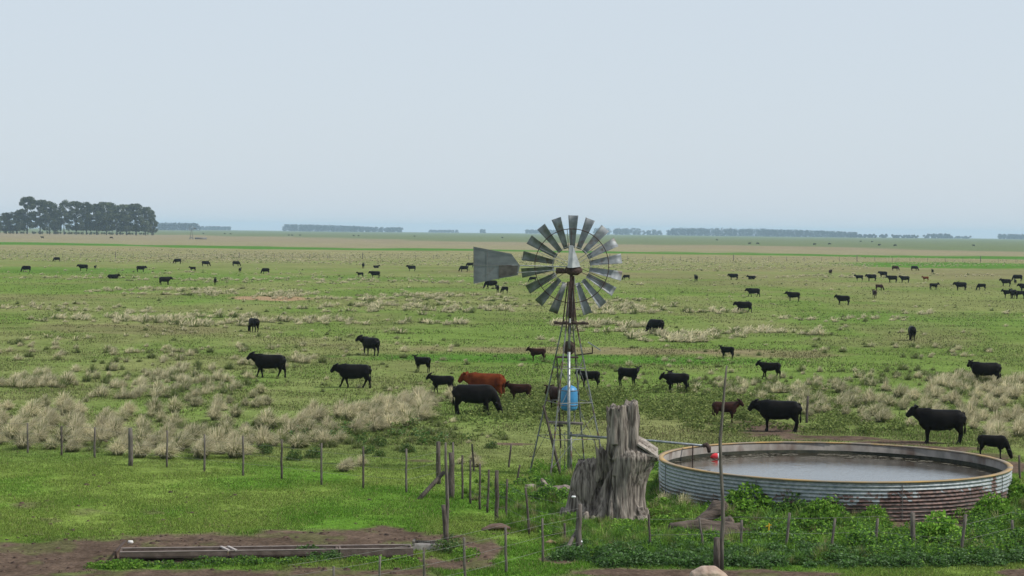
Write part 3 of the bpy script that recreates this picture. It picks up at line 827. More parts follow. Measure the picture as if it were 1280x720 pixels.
# floating scum flecks near the far wall
VV = []
n = 900; th = rng.normal(math.pi / 2 + .15, .55, n); rr = TR - .2 - np.abs(rng.normal(0, .5, n)); sel = fbm2(np.cos(th) * rr * 1.3, np.sin(th) * rr * 3, 5, 3) > .47
th = th[sel]; rr = rr[sel]; n = len(th)
P = np.stack([TC.x + np.cos(th) * rr, TC.y + np.sin(th) * rr, np.full(n, WL + .006)], 1)
s = .03 + .10 * rng.random(n); e1 = np.stack([s, s * .2 * (rng.random(n) - .5), s * 0], 1); e2 = np.stack([s * 0, s * .5, s * 0], 1)
V, f, sz = quads(P - e1, P - e2, P + e1, P + e2)
link('floating_debris', np_mesh('floating_debris', V, f, sz, mat('water_scum', (.11, .10, .07), (.22, .20, .16), .8, 20)), kind='stuff', label='specks of pale debris drifting on the tank water', cat='debris')

fp = plane_pt(895, 573, WL)
fl = empty('float', fp, label='red and white ball float on the tank water near the inlet pipe', cat='float')
mb = MB(); mb.loft([(-.2, 0, .0), (-.19, 0, .03), (-.12, 0, .07), (0, 0, .09), (.12, 0, .07), (.19, 0, .03), (.2, 0, .0)], [.01, .06, .11, .13, .11, .06, .01], 14, lat=(0, 1, 0)); mb.build('float_body', M['red'], fl, True)
mb = MB(); mb.loft([(.06, 0, .086), (.07, 0, .086), (.10, 0, .08), (.11, 0, .076)], [.122, .13, .123, .11], 14, lat=(0, 1, 0)); mb.build('white_band', M['white'], fl, True)
mb = MB(); mb.tube((-.2, 0, .03), (-.45, .1, .05), .012); mb.build('arm', M['rust'], fl); fl.scale = (.75,) * 3

# ------------------------------------------------------------------ windmill
W0 = GP(709, 592); WY = W0.y
mill = empty('windmill', W0, label='many bladed farm windmill on a thin lattice tower beside the dead stump', cat='windmill')
def w(px, py, dy=0): return Q(px, py, WY + dy) - W0
scale_w = WY / F
Z = lambda py: w(712, py).z
ztop = Z(405)
cx0 = w(712, 405).x
ax = w(711, 500).x
# tower legs
rot = R_(19); hd = 1.34
feet = []
for k in range(4):
    a_ = rot + R_(45 + 90 * k); feet.append(Vector((ax + hd * math.cos(a_), hd * math.sin(a_), 0)))
tops = [Vector((cx0 + (f_.x - ax) * .17, f_.y * .17, ztop + .02)) for f_ in feet]
for a_, b_ in zip(feet, tops):
    mb = MB(); mb.tube(a_ + Vector((0, 0, -.2)), b_, .028, .024, n=5); mb.build('tower_leg', M['galv_dull'], mill)
up = [Vector((cx0 + (t_.x - cx0) * .35, t_.y * .35, Z(352))) for t_ in tops]
for a_, b_ in zip(tops, up):
    mb = MB(); mb.tube(a_, b_, .022, .02, n=5); mb.build('mast_leg', M['rust'], mill)
def onleg(k, z):
    f_, t_ = feet[k], tops[k]; u = z / t_.z; return f_.lerp(t_, u)
for zz in (1.15, 2.25, 3.3):
    for k in range(4):
        mb = MB(); mb.tube(onleg(k, zz), onleg((k + 1) % 4, zz), .013, n=5); mb.build('cross_bar', M['galv_dull'], mill)
for z0, z1 in ((.25, 1.9), (1.9, 3.6)):
    for k in range(4):
        mb = MB(); mb.tube(onleg(k, z0), onleg((k + 1) % 4, z1), .010, n=4); mb.build('diagonal_brace', M['galv_dull'], mill)
mb = MB(); mb.tube(w(679, 507, -.8), w(703, 602, -.9), .045, .05, wob=.1, segs=4, jit=.015); mb.build('timber_prop', M['darkpost'], mill)
mb = MB(); mb.tube(w(696, 446, .3), w(701, 560, .3), .022, .03, wob=.1, segs=4, jit=.02); mb.build('timber_prop', M['darkpost'], mill)
# platform
mb = MB()
for dy in (-.27, 0.27): mb.box((cx0 + .05, dy, ztop + .02), (1.06, .09, .05), rz=.02)
for dx in (-.42, -.14, .15, .43): mb.box((cx0 + dx, 0, ztop + .06), (.1, .66, .028))
mb.build('platform', M['rust'], mill)
# centre pipes
hubz = Z(333); hx = w(714.5, 333).x
mb = MB(); mb.tube(w(710.8, 604, -.25), w(711.2, 440, -.25), .048, n=10); mb.build('drop_pipe', M['galv'], mill, True)
mb = MB(); mb.tube(w(711.2, 440, -.25), w(712.5, 398, -.18), .04, .03, n=8); mb.tube(w(713.5, 604, .0), w(713, 540, .0), .05, n=8); mb.build('pump_pipe', M['galv_dull'], mill, True)
mb = MB(); mb.tube(Vector((cx0, 0, ztop - .3)), Vector((hx, 0, hubz - .1)), .055, .05, n=10); mb.build('mast', M['rust'], mill, True)
mb = MB(); mb.tube(w(717.5, 404), w(717, 345), .028, n=6); mb.build('pump_rod', M['rust'], mill)
mb = MB(); mb.tube(w(706, 540, -.3), w(706, 604, -.3), .014, n=6); mb.tube(w(699, 470, .3), w(700.5, 590, .3), .01, n=5); mb.build('thin_rod', M['galv_dull'], mill)
mb = MB(); mb.tube(w(727, 452, .3), w(717, 530, .2), .012, n=5); mb.build('stay_rod', M['galv_dull'], mill)
# shelf plank low in the tower
mb = MB(); mb.box(w(706, 528.5), (1.12, .42, .05), ry=.03); mb.box(w(698, 532), (.3, .12, .06)); mb.build('shelf_plank', M['greypost'], mill)
mb = MB(); mb.box(w(709, 446.5), (.68, .5, .04)); mb.build('upper_plank', M['rust'], mill)
mb = MB(); mb.tube(w(720, 444, -.1), w(740.5, 441.5, -.1), .022, n=6); mb.tube(w(740.5, 442, -.1), w(740.5, 434, -.1), .02, n=6); mb.build('panel_arm', M['rust'], mill)
# gearbox
mb = MB(); c_ = Vector((hx + .06, 0, Z(337)))
mb.loft([c_ + Vector((-.27, 0, .02)), c_ + Vector((-.24, 0, 0)), c_ + Vector((-.1, 0, -.04)), c_ + Vector((.1, 0, -.05)), c_ + Vector((.22, 0, .02)), c_ + Vector((.25, 0, .05))], [(.05, .05), (.12, .09), (.17, .13), (.17, .13), (.12, .1), (.05, .05)], 12, lat=(0, 1, 0), pw=3)
mb.loft([Vector((hx, .05, hubz)), Vector((hx, .75, hubz + .01))], [.05, .05], 10)
mb.build('gearbox', M['rust'], mill, True)
mb = MB(); p = w(701.5, 338.5)
mb.loft([p + Vector((-.17, 0, 0)), p + Vector((-.15, 0, 0)), p + Vector((.05, 0, 0)), p + Vector((.2, 0, -.02))], [.05, .09, .085, .06], 12, lat=(0, 1, 0)); mb.build('furl_drum', M['rust'], mill, True)
# hood: folded steel cowl
bz = Z(334.5); tz = Z(306.5)
bx0, bx1 = w(709, 334).x, w(725.5, 334).x; tx = w(713.8, 307).x
mb = MB()
vs = [(bx0, -.22, bz), (bx1, -.10, bz + .03), (bx1 - .02, .26, bz + .02), (bx0 + .02, .3, bz), (tx - .055, -.03, tz), (tx + .06, -.01, tz), (tx + .05, .08, tz), (tx - .05, .08, tz), (tx + .04, -.24, bz - .0)]
mb.add(vs, [(0, 8, 5, 4), (8, 1, 5), (1, 2, 6, 5), (2, 3, 7, 6), (3, 0, 4, 7), (4, 5, 6, 7), (0, 3, 2, 1, 8)])
hm = mat('hood_zinc', (.19, .21, .215), (.30, .32, .315), .5, 4, .0, metal=.25, spec=.4)
mb.build('hood', hm, mill)
# wheel
WHY = .62
wc = Vector((w(715.5, 332.6).x, WHY, Z(332.6)))
wheel = link('wheel', None, mill, wc)
NB = 18
tlt = 0.0
for k in range(NB):
    ph = R_(89 + 20 * k)
    er = Vector((math.cos(ph), 0, math.sin(ph))); et = Vector((-math.sin(ph), 0, math.cos(ph)))
    pit = R_(33 + random.uniform(-3, 3))
    grid = []
    j = random.uniform(-.02, .02)
    for i in range(6):
        u = i / 5; r = .56 + u * (1.57 - .56) + (j if i == 5 else 0); wd = (.165 + u * (.335 - .165))
        row = []
        for q in range(7):
            s_ = (q / 6 - .5)
            pl = pit * (1 - .25 * u); cam_ = .17 * wd * (1 - (2 * s_) ** 2)
            dt = s_ * wd
            pos = er * r + et * (dt * math.cos(pl)) + Vector((0, 1, 0)) * (dt * math.sin(pl)) + (Vector((0, 1, 0)) * math.cos(pl) - et * math.sin(pl)) * cam_
            row.append(pos)
        grid.append(row)
    mb = MB(); mb.sheet(grid, .004); mb.build('blade', M['blade'], wheel, True)
for r_ in (.60, 1.15):
    mb = MB(); mb.ring((0, -.05, 0), (1, 0, 0), (0, 0, 1), r_, .010 if r_ < 1 else .013, 72, 6)
    if r_ < 1: pass
    mb.build('ring', M['rust'] if r_ > 1 else M['galv'], wheel, True)
for k in range(6):
    ph = R_(35 + 60 * k); er = Vector((math.cos(ph), 0, math.sin(ph))); et = Vector((-math.sin(ph), 0, math.cos(ph)))
    for s_ in (-1, 1):
        mb = MB(); mb.tube(er * .07 + et * .05 * s_ + Vector((0, .18 * s_ - .1, 0)), er * 1.15 + et * .06 * s_ + Vector((0, -.05, 0)), .009, n=5); mb.build('spoke', M['rust'] if k % 2 else M['galv'], wheel)
mb = MB(); mb.loft([(0, -.32, 0), (0, -.2, 0), (0, .12, 0)], [.07, .1, .07], 12); mb.build('hub', M['rust'], wheel, True)
# tail vane, folded alongside the wheel
VY = -.15
def vv(px, py, dy=VY): return w(px, py, dy)
vp = [(591.7, 308.2), (639, 317), (650, 332), (647, 344), (623, 348.5), (592, 354.7)]
tv = link('tail_vane', None, mill, vv(620, 332))
o_ = vv(620, 332)
mb = MB()
front = [vv(*p) - o_ + Vector((0, -.004 + (i % 2) * .0, 0)) for i, p in enumerate(vp)]
back = [p + Vector((0, .008, 0)) for p in front]
nn = len(front)
mb.add(front + back, [tuple(range(nn)), tuple(range(2 * nn - 1, nn - 1, -1))] + [(i, (i + 1) % nn, nn + (i + 1) % nn, nn + i) for i in range(nn)])
mb.build('vane_sheet', M['vane'], tv)
mb = MB(); vq = [(623.5, 331.5), (647.5, 332), (646, 343), (623.5, 347.2)]
f_ = [vv(*p) - o_ + Vector((0, -.014, 0)) for p in vq]; b_ = [p + Vector((0, .006, 0)) for p in f_]
mb.add(f_ + b_, [(0, 1, 2, 3), (7, 6, 5, 4)] + [(i, (i + 1) % 4, 4 + (i + 1) % 4, 4 + i) for i in range(4)]); mb.build('patch_plate', mat('brown_grey_plate', (.07, .065, .06), (.13, .12, .11), .6, 5, metal=.2), tv)
mb = MB()
for p_, q_ in (((592.3, 308.6), (592.3, 354.2)), ((592, 308.6), (639, 317.4)), ((592, 331.5), (650, 331.8)), ((609, 312), (609, 351))):
    mb.tube(vv(*p_) - o_ + Vector((0, -.016, 0)), vv(*q_) - o_ + Vector((0, -.016, 0)), .005, n=5)
mb.build('vane_stiffener', M['galv_dull'], tv)
mb = MB(); mb.tube(vv(640, 331.7), w(710, 333.5, -.05), .018, n=6); mb.tube(vv(646, 341), w(707, 337, -.05), .012, n=6); mb.build('tail_boom', M['galv'], mill)

# things on the tower
nest = empty('bird_nest', w(711, 444.5, 0.05) + W0, label='brown ball of twigs, a bird nest on the upper tower plank', cat='nest')
mb = MB()
for k in range(420):
    d = Vector((random.gauss(0, 1), random.gauss(0, 1), random.gauss(0, 1))).normalized(); r_ = .2 * random.uniform(.6, 1)
    c_ = Vector((d.x * r_ * .95, d.y * r_ * .9, d.z * r_ * 1.12 + .23)); t_ = d.cross(Vector((random.gauss(0, 1), random.gauss(0, 1), random.gauss(0, 1)))).normalized() * random.uniform(.06, .12)
    mb.tube(c_ - t_, c_ + t_, .006, n=3)
bm_ = MB(); bm_.loft([(0, 0, .03), (0, 0, .1), (0, 0, .23), (0, 0, .36), (0, 0, .43)], [.05, .14, .17, .14, .04], 12); mb.add(bm_.v, bm_.f)
mb.build('twigs', M['nest'], nest)
sp = empty('solar_panel', w(743, 432.5, -.1) + W0, label='small tilted black solar panel on a bracket of the windmill tower', cat='solar panel')
mb = MB(); mb.box((0, 0, .0), (.43, .34, .012), ry=R_(32)); mb.build('glass', M['panel'], sp)
mb = MB(); mb.box((-.002, 0, -.013), (.46, .37, .014), ry=R_(32)); mb.build('frame', M['galv'], sp)
mb = MB(); mb.tube((-.06, 0, -.02), (-.06, 0, -.16), .014); mb.build('bracket', M['rust'], sp)
dr = empty('plastic_drum', w(711.3, 513.5, .15) + W0, label='bright blue plastic drum strapped inside the windmill tower', cat='drum')
mb = MB(); hgt = w(711, 481.5, .15).z - w(711, 513.5, .15).z
prof = [(.0, .06), (.015, .16), (.05, .225), (.12, .26), (.28, .268), (.30, .262), (.32, .268), (.62, .265), (.66, .258), (.70, .262), (.8, .25), (.88, .225), (.95, .16), (.985, .09), (1.0, .06), (1.02, .05)]
mb.loft([(0, 0, a_ * hgt) for a_, b_ in prof], [b_ for a_, b_ in prof], 24); mb.build('drum_body', M['blue'], dr, True)
for zz in (.22, .8):
    mb = MB(); mb.ring((0, 0, zz * hgt), (1, 0, 0), (0, 1, 0), .268 if zz < .5 else .256, .012, 32, 6); mb.build('strap', M['galv_dull'], dr, True)
mb = MB(); mb.tube((.0, -.2, -.02), (0, -.2, -.36), .012); mb.tube((.15, .1, .04), (.17, .1, -.36), .012); mb.tube((-.15, .1, .04), (-.17, .1, -.36), .012); mb.build('stand', M['galv_dull'], dr)
# delivery pipe into the tank
a_ = w(712, 544, -.25) + W0; b_ = plane_pt(882, 557.5, 1.16)
pp = empty('water_pipe', (a_.x, a_.y, 0), label='long grey steel pipe running from the windmill pump to the tank', cat='pipe')
mb = MB(); mid = Vector((Q(815, 551, 60.2))); mb.loft([a_ - Vector((a_.x, a_.y, 0)), mid - Vector((a_.x, a_.y, 0)), b_ - Vector((a_.x, a_.y, 0))], [.038] * 3, 8); mb.build('pipe_run', M['galv'], pp, True)
mb = MB(); q = b_ - Vector((a_.x, a_.y, 0)); mb.loft([q + Vector((-.08, 0, .0)), q + Vector((.03, 0, .04)), q + Vector((.10, 0, -.06)), q + Vector((.11, 0, -.2))], [.06, .075, .07, .05], 8); mb.build('outlet', M['rust'], pp, True)
mb = MB(); q = plane_pt(866, 556.5, 1.16) - Vector((a_.x, a_.y, 0)); mb.tube(q, q + Vector((0, 0, -.5)), .02); mb.build('support', M['rust'], pp)


# ------------------------------------------------------------------ dead stump
def displaced(me, fn):
    n = len(me.vertices); co_ = np.empty(n * 3, np.float32); me.vertices.foreach_get('co', co_); no_ = np.empty(n * 3, np.float32)
    me.vertices.foreach_get('normal', no_); co_ = co_.reshape(-1, 3); no_ = no_.reshape(-1, 3)
    co_ = co_ + no_ * fn(co_)[:, None]; me.vertices.foreach_set('co', co_.astype(np.float32).ravel()); me.update()


S0 = GP(765, 650); SY = S0.y
def s(px, py, dy=0): return Q(px, py, SY + dy) - S0
def prof_loft(mb, rows, depth, dy=0, n=28):
    path = []; rr = []
    for (py, x0, x1) in rows:
        a_ = s(x0, py, dy); b_ = s(x1, py, dy); hw = (b_.x - a_.x) / 2
        path.append(((a_.x + b_.x) / 2, dy, a_.z)); rr.append((hw, depth(hw)))
    # rings kept horizontal
    vs = []; fs = []
    for (c_, r_) in zip(path, rr):
        for k in range(n):
            t_ = math.tau * k / n; vs.append((c_[0] + r_[0] * math.cos(t_), c_[1] + r_[1] * math.sin(t_), c_[2]))
    m_ = len(path)
    for i in range(m_ - 1):
        for k in range(n):
            k2 = (k + 1) % n; fs.append((i * n + k, (i + 1) * n + k, (i + 1) * n + k2, i * n + k2))
    vs.append(path[0]); vs.append(path[-1]); c0 = m_ * n
    for k in range(n):
        k2 = (k + 1) % n; fs.append((k, k2, c0)); fs.append(((m_ - 1) * n + k2, (m_ - 1) * n + k, c0 + 1))
    mb.add(vs, fs)


mb = MB()
prof_loft(mb, [(668, 730, 812), (655, 734, 808), (640, 741, 806), (620, 748, 803), (605, 751, 805), (592, 752, 810), (580, 754, 816), (570, 756, 820), (562, 758, 808), (552, 759, 798), (535, 758, 797), (520, 757, 797), (513, 757, 796)], lambda h: h * .8 + .05)
prof_loft(mb, [(668, 692, 760), (655, 700, 758), (640, 706, 756), (620, 709, 754), (600, 712, 752), (588, 716, 752), (577, 719, 750), (574, 721, 748)], lambda h: h * .85, .25)
# broken shoulder plates and splinters
mb.loft([s(792, 572), s(805, 570, -.1), s(816, 571, -.12), s(822, 573, -.12)], [(.5, .30), (.42, .17), (.28, .09), (.1, .04)], 12, lat=(0, 1, 0))
mb.loft([s(792, 552, .1), s(801, 556, .1), s(811, 562, .1), s(820, 567, .1)], [(.42, .12), (.40, .10), (.36, .08), (.2, .04)], 10, lat=(0, 1, 0))
mb.loft([s(789, 575, -.12), s(789, 540, -.12), s(790, 507, -.12)], [(.17, .32), (.16, .32), (.13, .30)], 12, lat=(1, 0, 0), pw=3)
mb.loft([s(772, 575, -.2), s(774, 540, -.24), s(771, 511, -.24)], [(.28, .28), (.26, .26), (.25, .25)], 10, lat=(1, 0, 0), pw=3)
mb.loft([s(752, 600), s(749, 572, -.2), s(742, 552, -.25)], [.16, .08, .03], 8)
mb.loft([s(757, 590), s(752, 565, -.1), s(750, 556, -.1)], [.18, .1, .04], 8)
# root toes
for (x0, y0, x1, y1, r0, r1, dy) in ((796, 640, 800, 664, .3, .2, -.35), (778, 645, 779, 664, .3, .2, -.4), (735, 648, 722, 668, .3, .15, -.3), (712, 640, 700, 660, .25, .12, 0)):
    mb.loft([s(x0, y0, dy * .5), s((x0 + x1) / 2, (y0 + y1) / 2, dy), s(x1, y1, dy * 1.1)], [r0, (r0 + r1) / 2, r1], 10)
st = remeshed(mb, .026, M['bark'], 1, name='stump')
def stump_disp(p):
    a_ = noise3(np.stack([p[:, 0] * 2.4, p[:, 1] * 2.4, p[:, 2] * 1.1], 1), 3) - .5
    b_ = noise3(np.stack([p[:, 0] * 13, p[:, 1] * 13, p[:, 2] * 1.3], 1), 4) - .5
    c_ = np.abs(noise3(np.stack([p[:, 0] * 2.2 + p[:, 2] * .5, p[:, 1] * 2.2, p[:, 2] * .6], 1), 6) - .5)
    cleft = -.16 * np.exp(-((p[:, 0] - (s(754, 640).x + p[:, 2] * .10)) / .05) ** 2) * (p[:, 2] < 1.6)
    cleft2 = -.08 * np.exp(-((p[:, 0] - s(766, 640).x) / .03) ** 2) * (p[:, 2] < 1.2)
    fur = -.07 * (1 - np.clip(c_ * 18, 0, 1)) ** 2
    dc = p[:, 0] - (s(735, 650).x + p[:, 2] * .32)
    fur = fur - .14 * np.exp(-(dc / .05) ** 2) * (p[:, 2] < 2.0)
    top = 0 * (p[:, 2] > 2.55) * (noise2(p[:, 0] * 9, p[:, 1] * 9, 8) - .5) * .22
    return a_ * .17 + b_ * .035 + cleft * 1.3 + cleft2 * 1.3 + fur * .9
displaced(st, stump_disp)
n_ = len(st.vertices); q_ = np.empty(n_ * 3, np.float32); st.vertices.foreach_get('co', q_); q_ = q_.reshape(-1, 3)
jag = (noise2(q_[:, 0] * 10, q_[:, 1] * 10, 8) - .5) * .26 + (noise2(q_[:, 0] * 25, q_[:, 1] * 25, 18) - .5) * .12
q_[:, 2] += jag * (sstep(2.5, 2.85, q_[:, 2]) + sstep(1.35, 1.6, q_[:, 2]) * (q_[:, 0] < s(752, 600).x))
st.vertices.foreach_set('co', q_.ravel()); st.update()
stump = empty('tree_stump', S0, label='massive bleached grey dead tree stump split in two beside the windmill', cat='tree stump')
link('trunk', st, stump)
mb = MB(); mb.sheet([[s(797, 556, -.50), s(808, 563, -.50), s(822, 572, -.42)], [s(793, 543, .2), s(806, 550, .2), s(822, 561, .2)]], .05); mb.sheet([[s(809, 569, -.5), s(823, 572, -.48)], [s(811, 566, -.1), s(824, 570, -.1)]], .04)
mb.build('broken_slab', M['endgrain'], stump)
# dead root reaching out
mb = MB(); r0 = GP(690, 612); RY = r0.y
def r(px, py, dy=0): return Q(px, py, RY + dy) - r0
mb.loft([r(656, 606), r(664, 608, .1), r(676, 612), r(690, 614), (r(706, 612)), r(716, 616)], [.03, .09, .12, .14, .17, .2], 10, wob=.12)
mb.loft([r(684, 613), r(680, 605), r(676, 598)], [.12, .09, .05], 8, wob=.1); mb.loft([r(668, 609), r(660, 611), r(654, 609)], [.07, .05, .02], 6)
me = remeshed(mb, .03, mat('pale_root', (.13, .10, .085), (.30, .25, .215), .9, 9, .02, 25), 1, name='dead_root'); displaced(me, lambda p: (noise3(p * 12, 5) - .5) * .05)
link('dead_root', me, None, r0, label='gnarled dead root lying on the grass beside the stump', cat='root')
# fallen log
l0 = GP(880, 668); LY = l0.y
def l(px, py, dy=0): return Q(px, py, LY + dy) - l0
mb = MB()
mb.loft([l(834, 661), l(838, 661), l(860, 660), l(880, 661), l(905, 664), l(922, 664), l(926, 663)], [.06, .14, .19, .23, .25, .2, .1], 14, wob=.06)
mb.loft([l(862, 666), l(880, 668, -.2), l(905, 668, -.2), l(916, 668)], [.08, .14, .16, .1], 10, wob=.08)
mb.loft([l(872, 655, .2), l(886, 644, .4), l(898, 635, .5), l(908, 628, .5)], [.12, .17, .2, .1], 10, wob=.1)
mb.loft([l(905, 655, .2), l(913, 651, .2), l(918, 654, .2)], [.12, .13, .06], 8)
me = remeshed(mb, .03, M['log'], 1, name='fallen_log'); displaced(me, lambda p: (noise3(p * np.array([3, 10, 10]), 5) - .5) * .07)
link('fallen_log', me, None, l0, label='thick brown rotting log lying in the weeds before the tank', cat='log')
mb = MB(); mb.loft([l(915, 668), l(925, 664), l(940, 664), l(955, 661), (l(972, 658))], [.1, .12, .06, .09, .04], 9, wob=.15); mb.loft([l(916, 660), l(928, 655)], [.12, .05], 7, wob=.1)
me = remeshed(mb, .025, M['log'], 1, name='fallen_branch'); link('fallen_branch', me, None, l0, label='thin broken branch pointing from the log end to the yellow marker', cat='branch')
b0 = GP(960, 678)
mb = MB(); mb.tube((0, 0, 0), (.02, 0, .5), .018); mb.tube((-.06, 0, .42), (.08, 0, .46), .012); mb.tube((0, 0, .2), (.07, .0, .27), .01)
mb.build('marker_stake', M['yellow'], None, False, None); o = bpy.data.objects['marker_stake']; o.location = b0; tag(o, 'thin yellow marker stake in the weeds by the branch tip', 'stake')
for (x, y, sc_, lb) in ((887, 729, 1.0, 'pinkish rounded rock at the foot of the tall crooked pole'),):
    p = GP(x, y); mb = MB(); mb.loft([(-.42, 0, .02), (-.36, 0, .08), (-.15, 0, .13), (.1, 0, .14), (.3, 0, .08), (.42, 0, .02)], [(.05, .05), (.2, .13), (.3, .2), (.28, .19), (.18, .11), (.04, .04)], 14, lat=(0, 1, 0), wob=.08)
    me = remeshed(mb, .03, M['rock'], 3, name='rock'); link('rock', me, None, p + Vector((0, 0, .0)), label=lb, cat='rock')
p = GP(688, 681); mb = MB(); mb.loft([(-.13, 0, 0), (0, 0, .03), (.13, .02, 0)], [.03, .07, .03], 8); mb.build('rock', mat('tan_rock', (.36, .25, .14), None, .9), None, True, None, label='tan stone on the grass between fence posts near the stump', cat='rock'); bpy.data.objects['rock.001'].location = p
p = GP(620, 663); mb = MB(); mb.loft([(-.36, -.1, .02), (-.1, 0, .09), (.15, .05, .10), (.36, .1, .04)], [(.05, .04), (.16, .08), (.17, .09), (.05, .04)], 10, lat=(0, 1, 0), wob=.1)
me = remeshed(mb, .03, mat('dried_mud', (.10, .065, .05), (.15, .10, .075), .95, 8, .01), 1, name='mud'); link('mud_mound', me, None, p, label='small heap of brown mud on the grass by a thin fence post', cat='mud heap')
pw_ = GP(163, 682); mb = MB(); mb.loft([(-.06, 0, .005), (-.04, 0, .02), (.04, 0, .02), (.06, 0, .005)], [.02, .045, .045, .02], 10, lat=(0, 1, 0)); mb.build('white_stone', mat('white_chalk', (.65, .63, .6), None, .8), None, True, None, label='tiny white stone on bare soil behind the trough end', cat='stone'); bpy.data.objects['white_stone'].location = pw_
for (x, y, ln, an, lb) in ((547, 667, .35, 0, None),): pass

# ------------------------------------------------------------------ trough
M['lippale'] = mat('pale_concrete_lip', (.22, .18, .155), (.32, .27, .24), .9, 5)  # lip paler than the trough walls
M['cavity_shade'] = mat('shaded_trough_floor', (.05, .032, .025), (.08, .055, .04), .9, 8)  # shade of the trough cavity, put into a dark floor colour
T0 = GP(150, 705); T1 = GP(515, 698)
T1 = GP(515, 700); dirv = Vector((T1.x - T0.x, T1.y - T0.y, 0)); LEN = dirv.length; tz_ = math.atan2(dirv.y, dirv.x)
tr = empty('feed_trough', (T0.x, T0.y, min(T0.z, T1.z)), label='long low concrete feed trough on blocks across the bare soil', cat='trough'); tr.rotation_euler.z = tz_
def U(mb, x0, x1, w0=.34, h0=.05, h1=.21, th=.035):
    L_ = x1 - x0; xc = (x0 + x1) / 2
    mb.box((xc, 0, h0 + .02), (L_, w0, .04)); mb.box((xc, -w0 / 2 + th / 2, (h0 + h1) / 2 + .001), (L_ - .004, th, h1 - h0)); mb.box((xc, w0 / 2 - th / 2, (h0 + h1) / 2 + .001), (L_ - .004, th, h1 - h0))
    mb.box((x0 + .02, 0, (h0 + h1) / 2), (.045, w0 - .012, h1 - h0 - .006)); mb.box((x1 - .02, 0, (h0 + h1) / 2), (.045, w0 - .012, h1 - h0 - .006))
f1 = (282 - 148) / 367; f2 = (420 - 148) / 367
for a_, b_ in ((0, f1 * LEN - .02), (f1 * LEN + .02, f2 * LEN), (f2 * LEN + .03, LEN)):
    mq = MB(); mq.box(((a_ + b_) / 2, 0, .145), (b_ - a_ - .09, .46, .03)); mq.build('shade_slab', M['cavity_shade'], tr)  # dark slab stands for the shaded inside of the trough
    mb = MB(); U(mb, a_, b_, h0=.09 if b_ < LEN - .1 else .04, h1=.22 if b_ < LEN - .1 else .23, w0=.56); mb.build('trough_section', M['concrete'], tr)
for xx in (f1 * LEN - .07, f1 * LEN + .09): 
    mb = MB(); mb.box((xx, 0, .238), (.06, .60, .03), rz=.3); mb.build('clip', M['palewood'], tr)
for yy in (-.262, .262):
    mb = MB(); mb.box((LEN / 2, yy, .2405 if 0 else .236), (LEN - .02, .045, .014)); mb.build('lip', M['lippale'], tr)
for xx in (.3, f1 * LEN * .55, f1 * LEN, (f1 + f2) / 2 * LEN, f2 * LEN, LEN - .4):
    mb = MB(); mb.box((xx, 0, .0), (.2, .3, .10)); mb.build('block', M['concrete'], tr)
ib0 = GP(144.5, 706); ib1 = GP(156.5, 682)
mb = MB(); mb.tube((0, 0, .2), Vector((ib1 - ib0)) + Vector((0, 0, .05)), .03, n=5); mb.tube((0, 0, -.02), (0, 0, .22), .03, n=5); mb.build('iron_bar', M['rust'], None, False, None, label='rusty iron bar slanting back from the trough end', cat='bar'); bpy.data.objects['iron_bar'].location = ib0
bx = GP(536, 690); fb = empty('lick_box', bx, label='pale wooden lick box with a dark hole at the trough end', cat='box')
mb = MB(); mb.box((0, 0, .12), (.74, .36, .03), rx=-.1); mb.box((0, -.17, .06), (.74, .03, .12)); mb.box((-.36, 0, .06), (.03, .33, .11)); mb.box((.36, 0, .06), (.03, .33, .11)); mb.build('box_body', M['palewood'], fb)
mb = MB(); mb.loft([(.07, 0, .132), (.07, -.001, .14)], [.045, .045], 10); mb.build('hole', M['scum'], fb)  # flat dark disc painted in place of the shade inside an opening
mb = MB(); mb.box((-.35, 0, .17), (.06, .38, .09), ry=.1); mb.box((.0, .19, .15), (.7, .03, .06)); mb.build('lip', M['greypost'], fb)


# ------------------------------------------------------------------ fences
def post_mesh(hh, r_, m_, lean=(0, 0), n=7):
    mb = MB(); k = 4; path = []; rr = []
    for i in range(k + 1):
        u = i / k; path.append((lean[0] * u + (random.uniform(-.3, .3) * r_ if 0 < i < k else 0), lean[1] * u, -.1 + (hh + .1) * u)); rr.append(r_ * (1.05 - .15 * u))
    mb.loft(path, rr, n, wob=.1); return mb


def fence(posts, label, wires=(.35, .62, .92), wr=.0028, dx=0, name='wire_fence', wm_=None, nowire=False):
    """posts: (px, base_y, top_y, thickness px, material)"""
    o = empty(name, GP(posts[0][0], posts[0][1]), label=label, cat='fence'); o0 = o.location.copy()
    tops = []
    for pst in posts:
        px, by, ty, th, m_ = pst[:5]; tx = pst[5] if len(pst) > 5 else px
        b_ = GP(px, by); t_ = Q(tx, ty, b_.y); sc_ = b_.y / F
        mb = post_mesh(t_.z - b_.z, th * sc_ / 2, m_, (t_.x - b_.x, 0)); mb.v = [tuple(Vector(v_) + b_ - o0) for v_ in mb.v]
        mb.build('post', M[m_], o, True); tops.append((b_ - o0, t_ - o0))
    if not nowire:
        hmin = 1.05
        for u in wires:
            mb = MB()
            for (a_, at_), (b_, bt_) in zip(tops[:-1], tops[1:]):
                p_ = a_ + (at_ - a_) * (u * hmin / max((at_ - a_).z, .3)); q_ = b_ + (bt_ - b_) * (u * hmin / max((bt_ - b_).z, .3))
                md = (p_ + q_) / 2 + Vector((0, 0, -.01)); mb.loft([p_ + Vector((0, -.03, 0)), md, q_ + Vector((0, -.03, 0))], [wr] * 3, 4)
            mb.build('wire', M['wire'], o)
    return o, tops


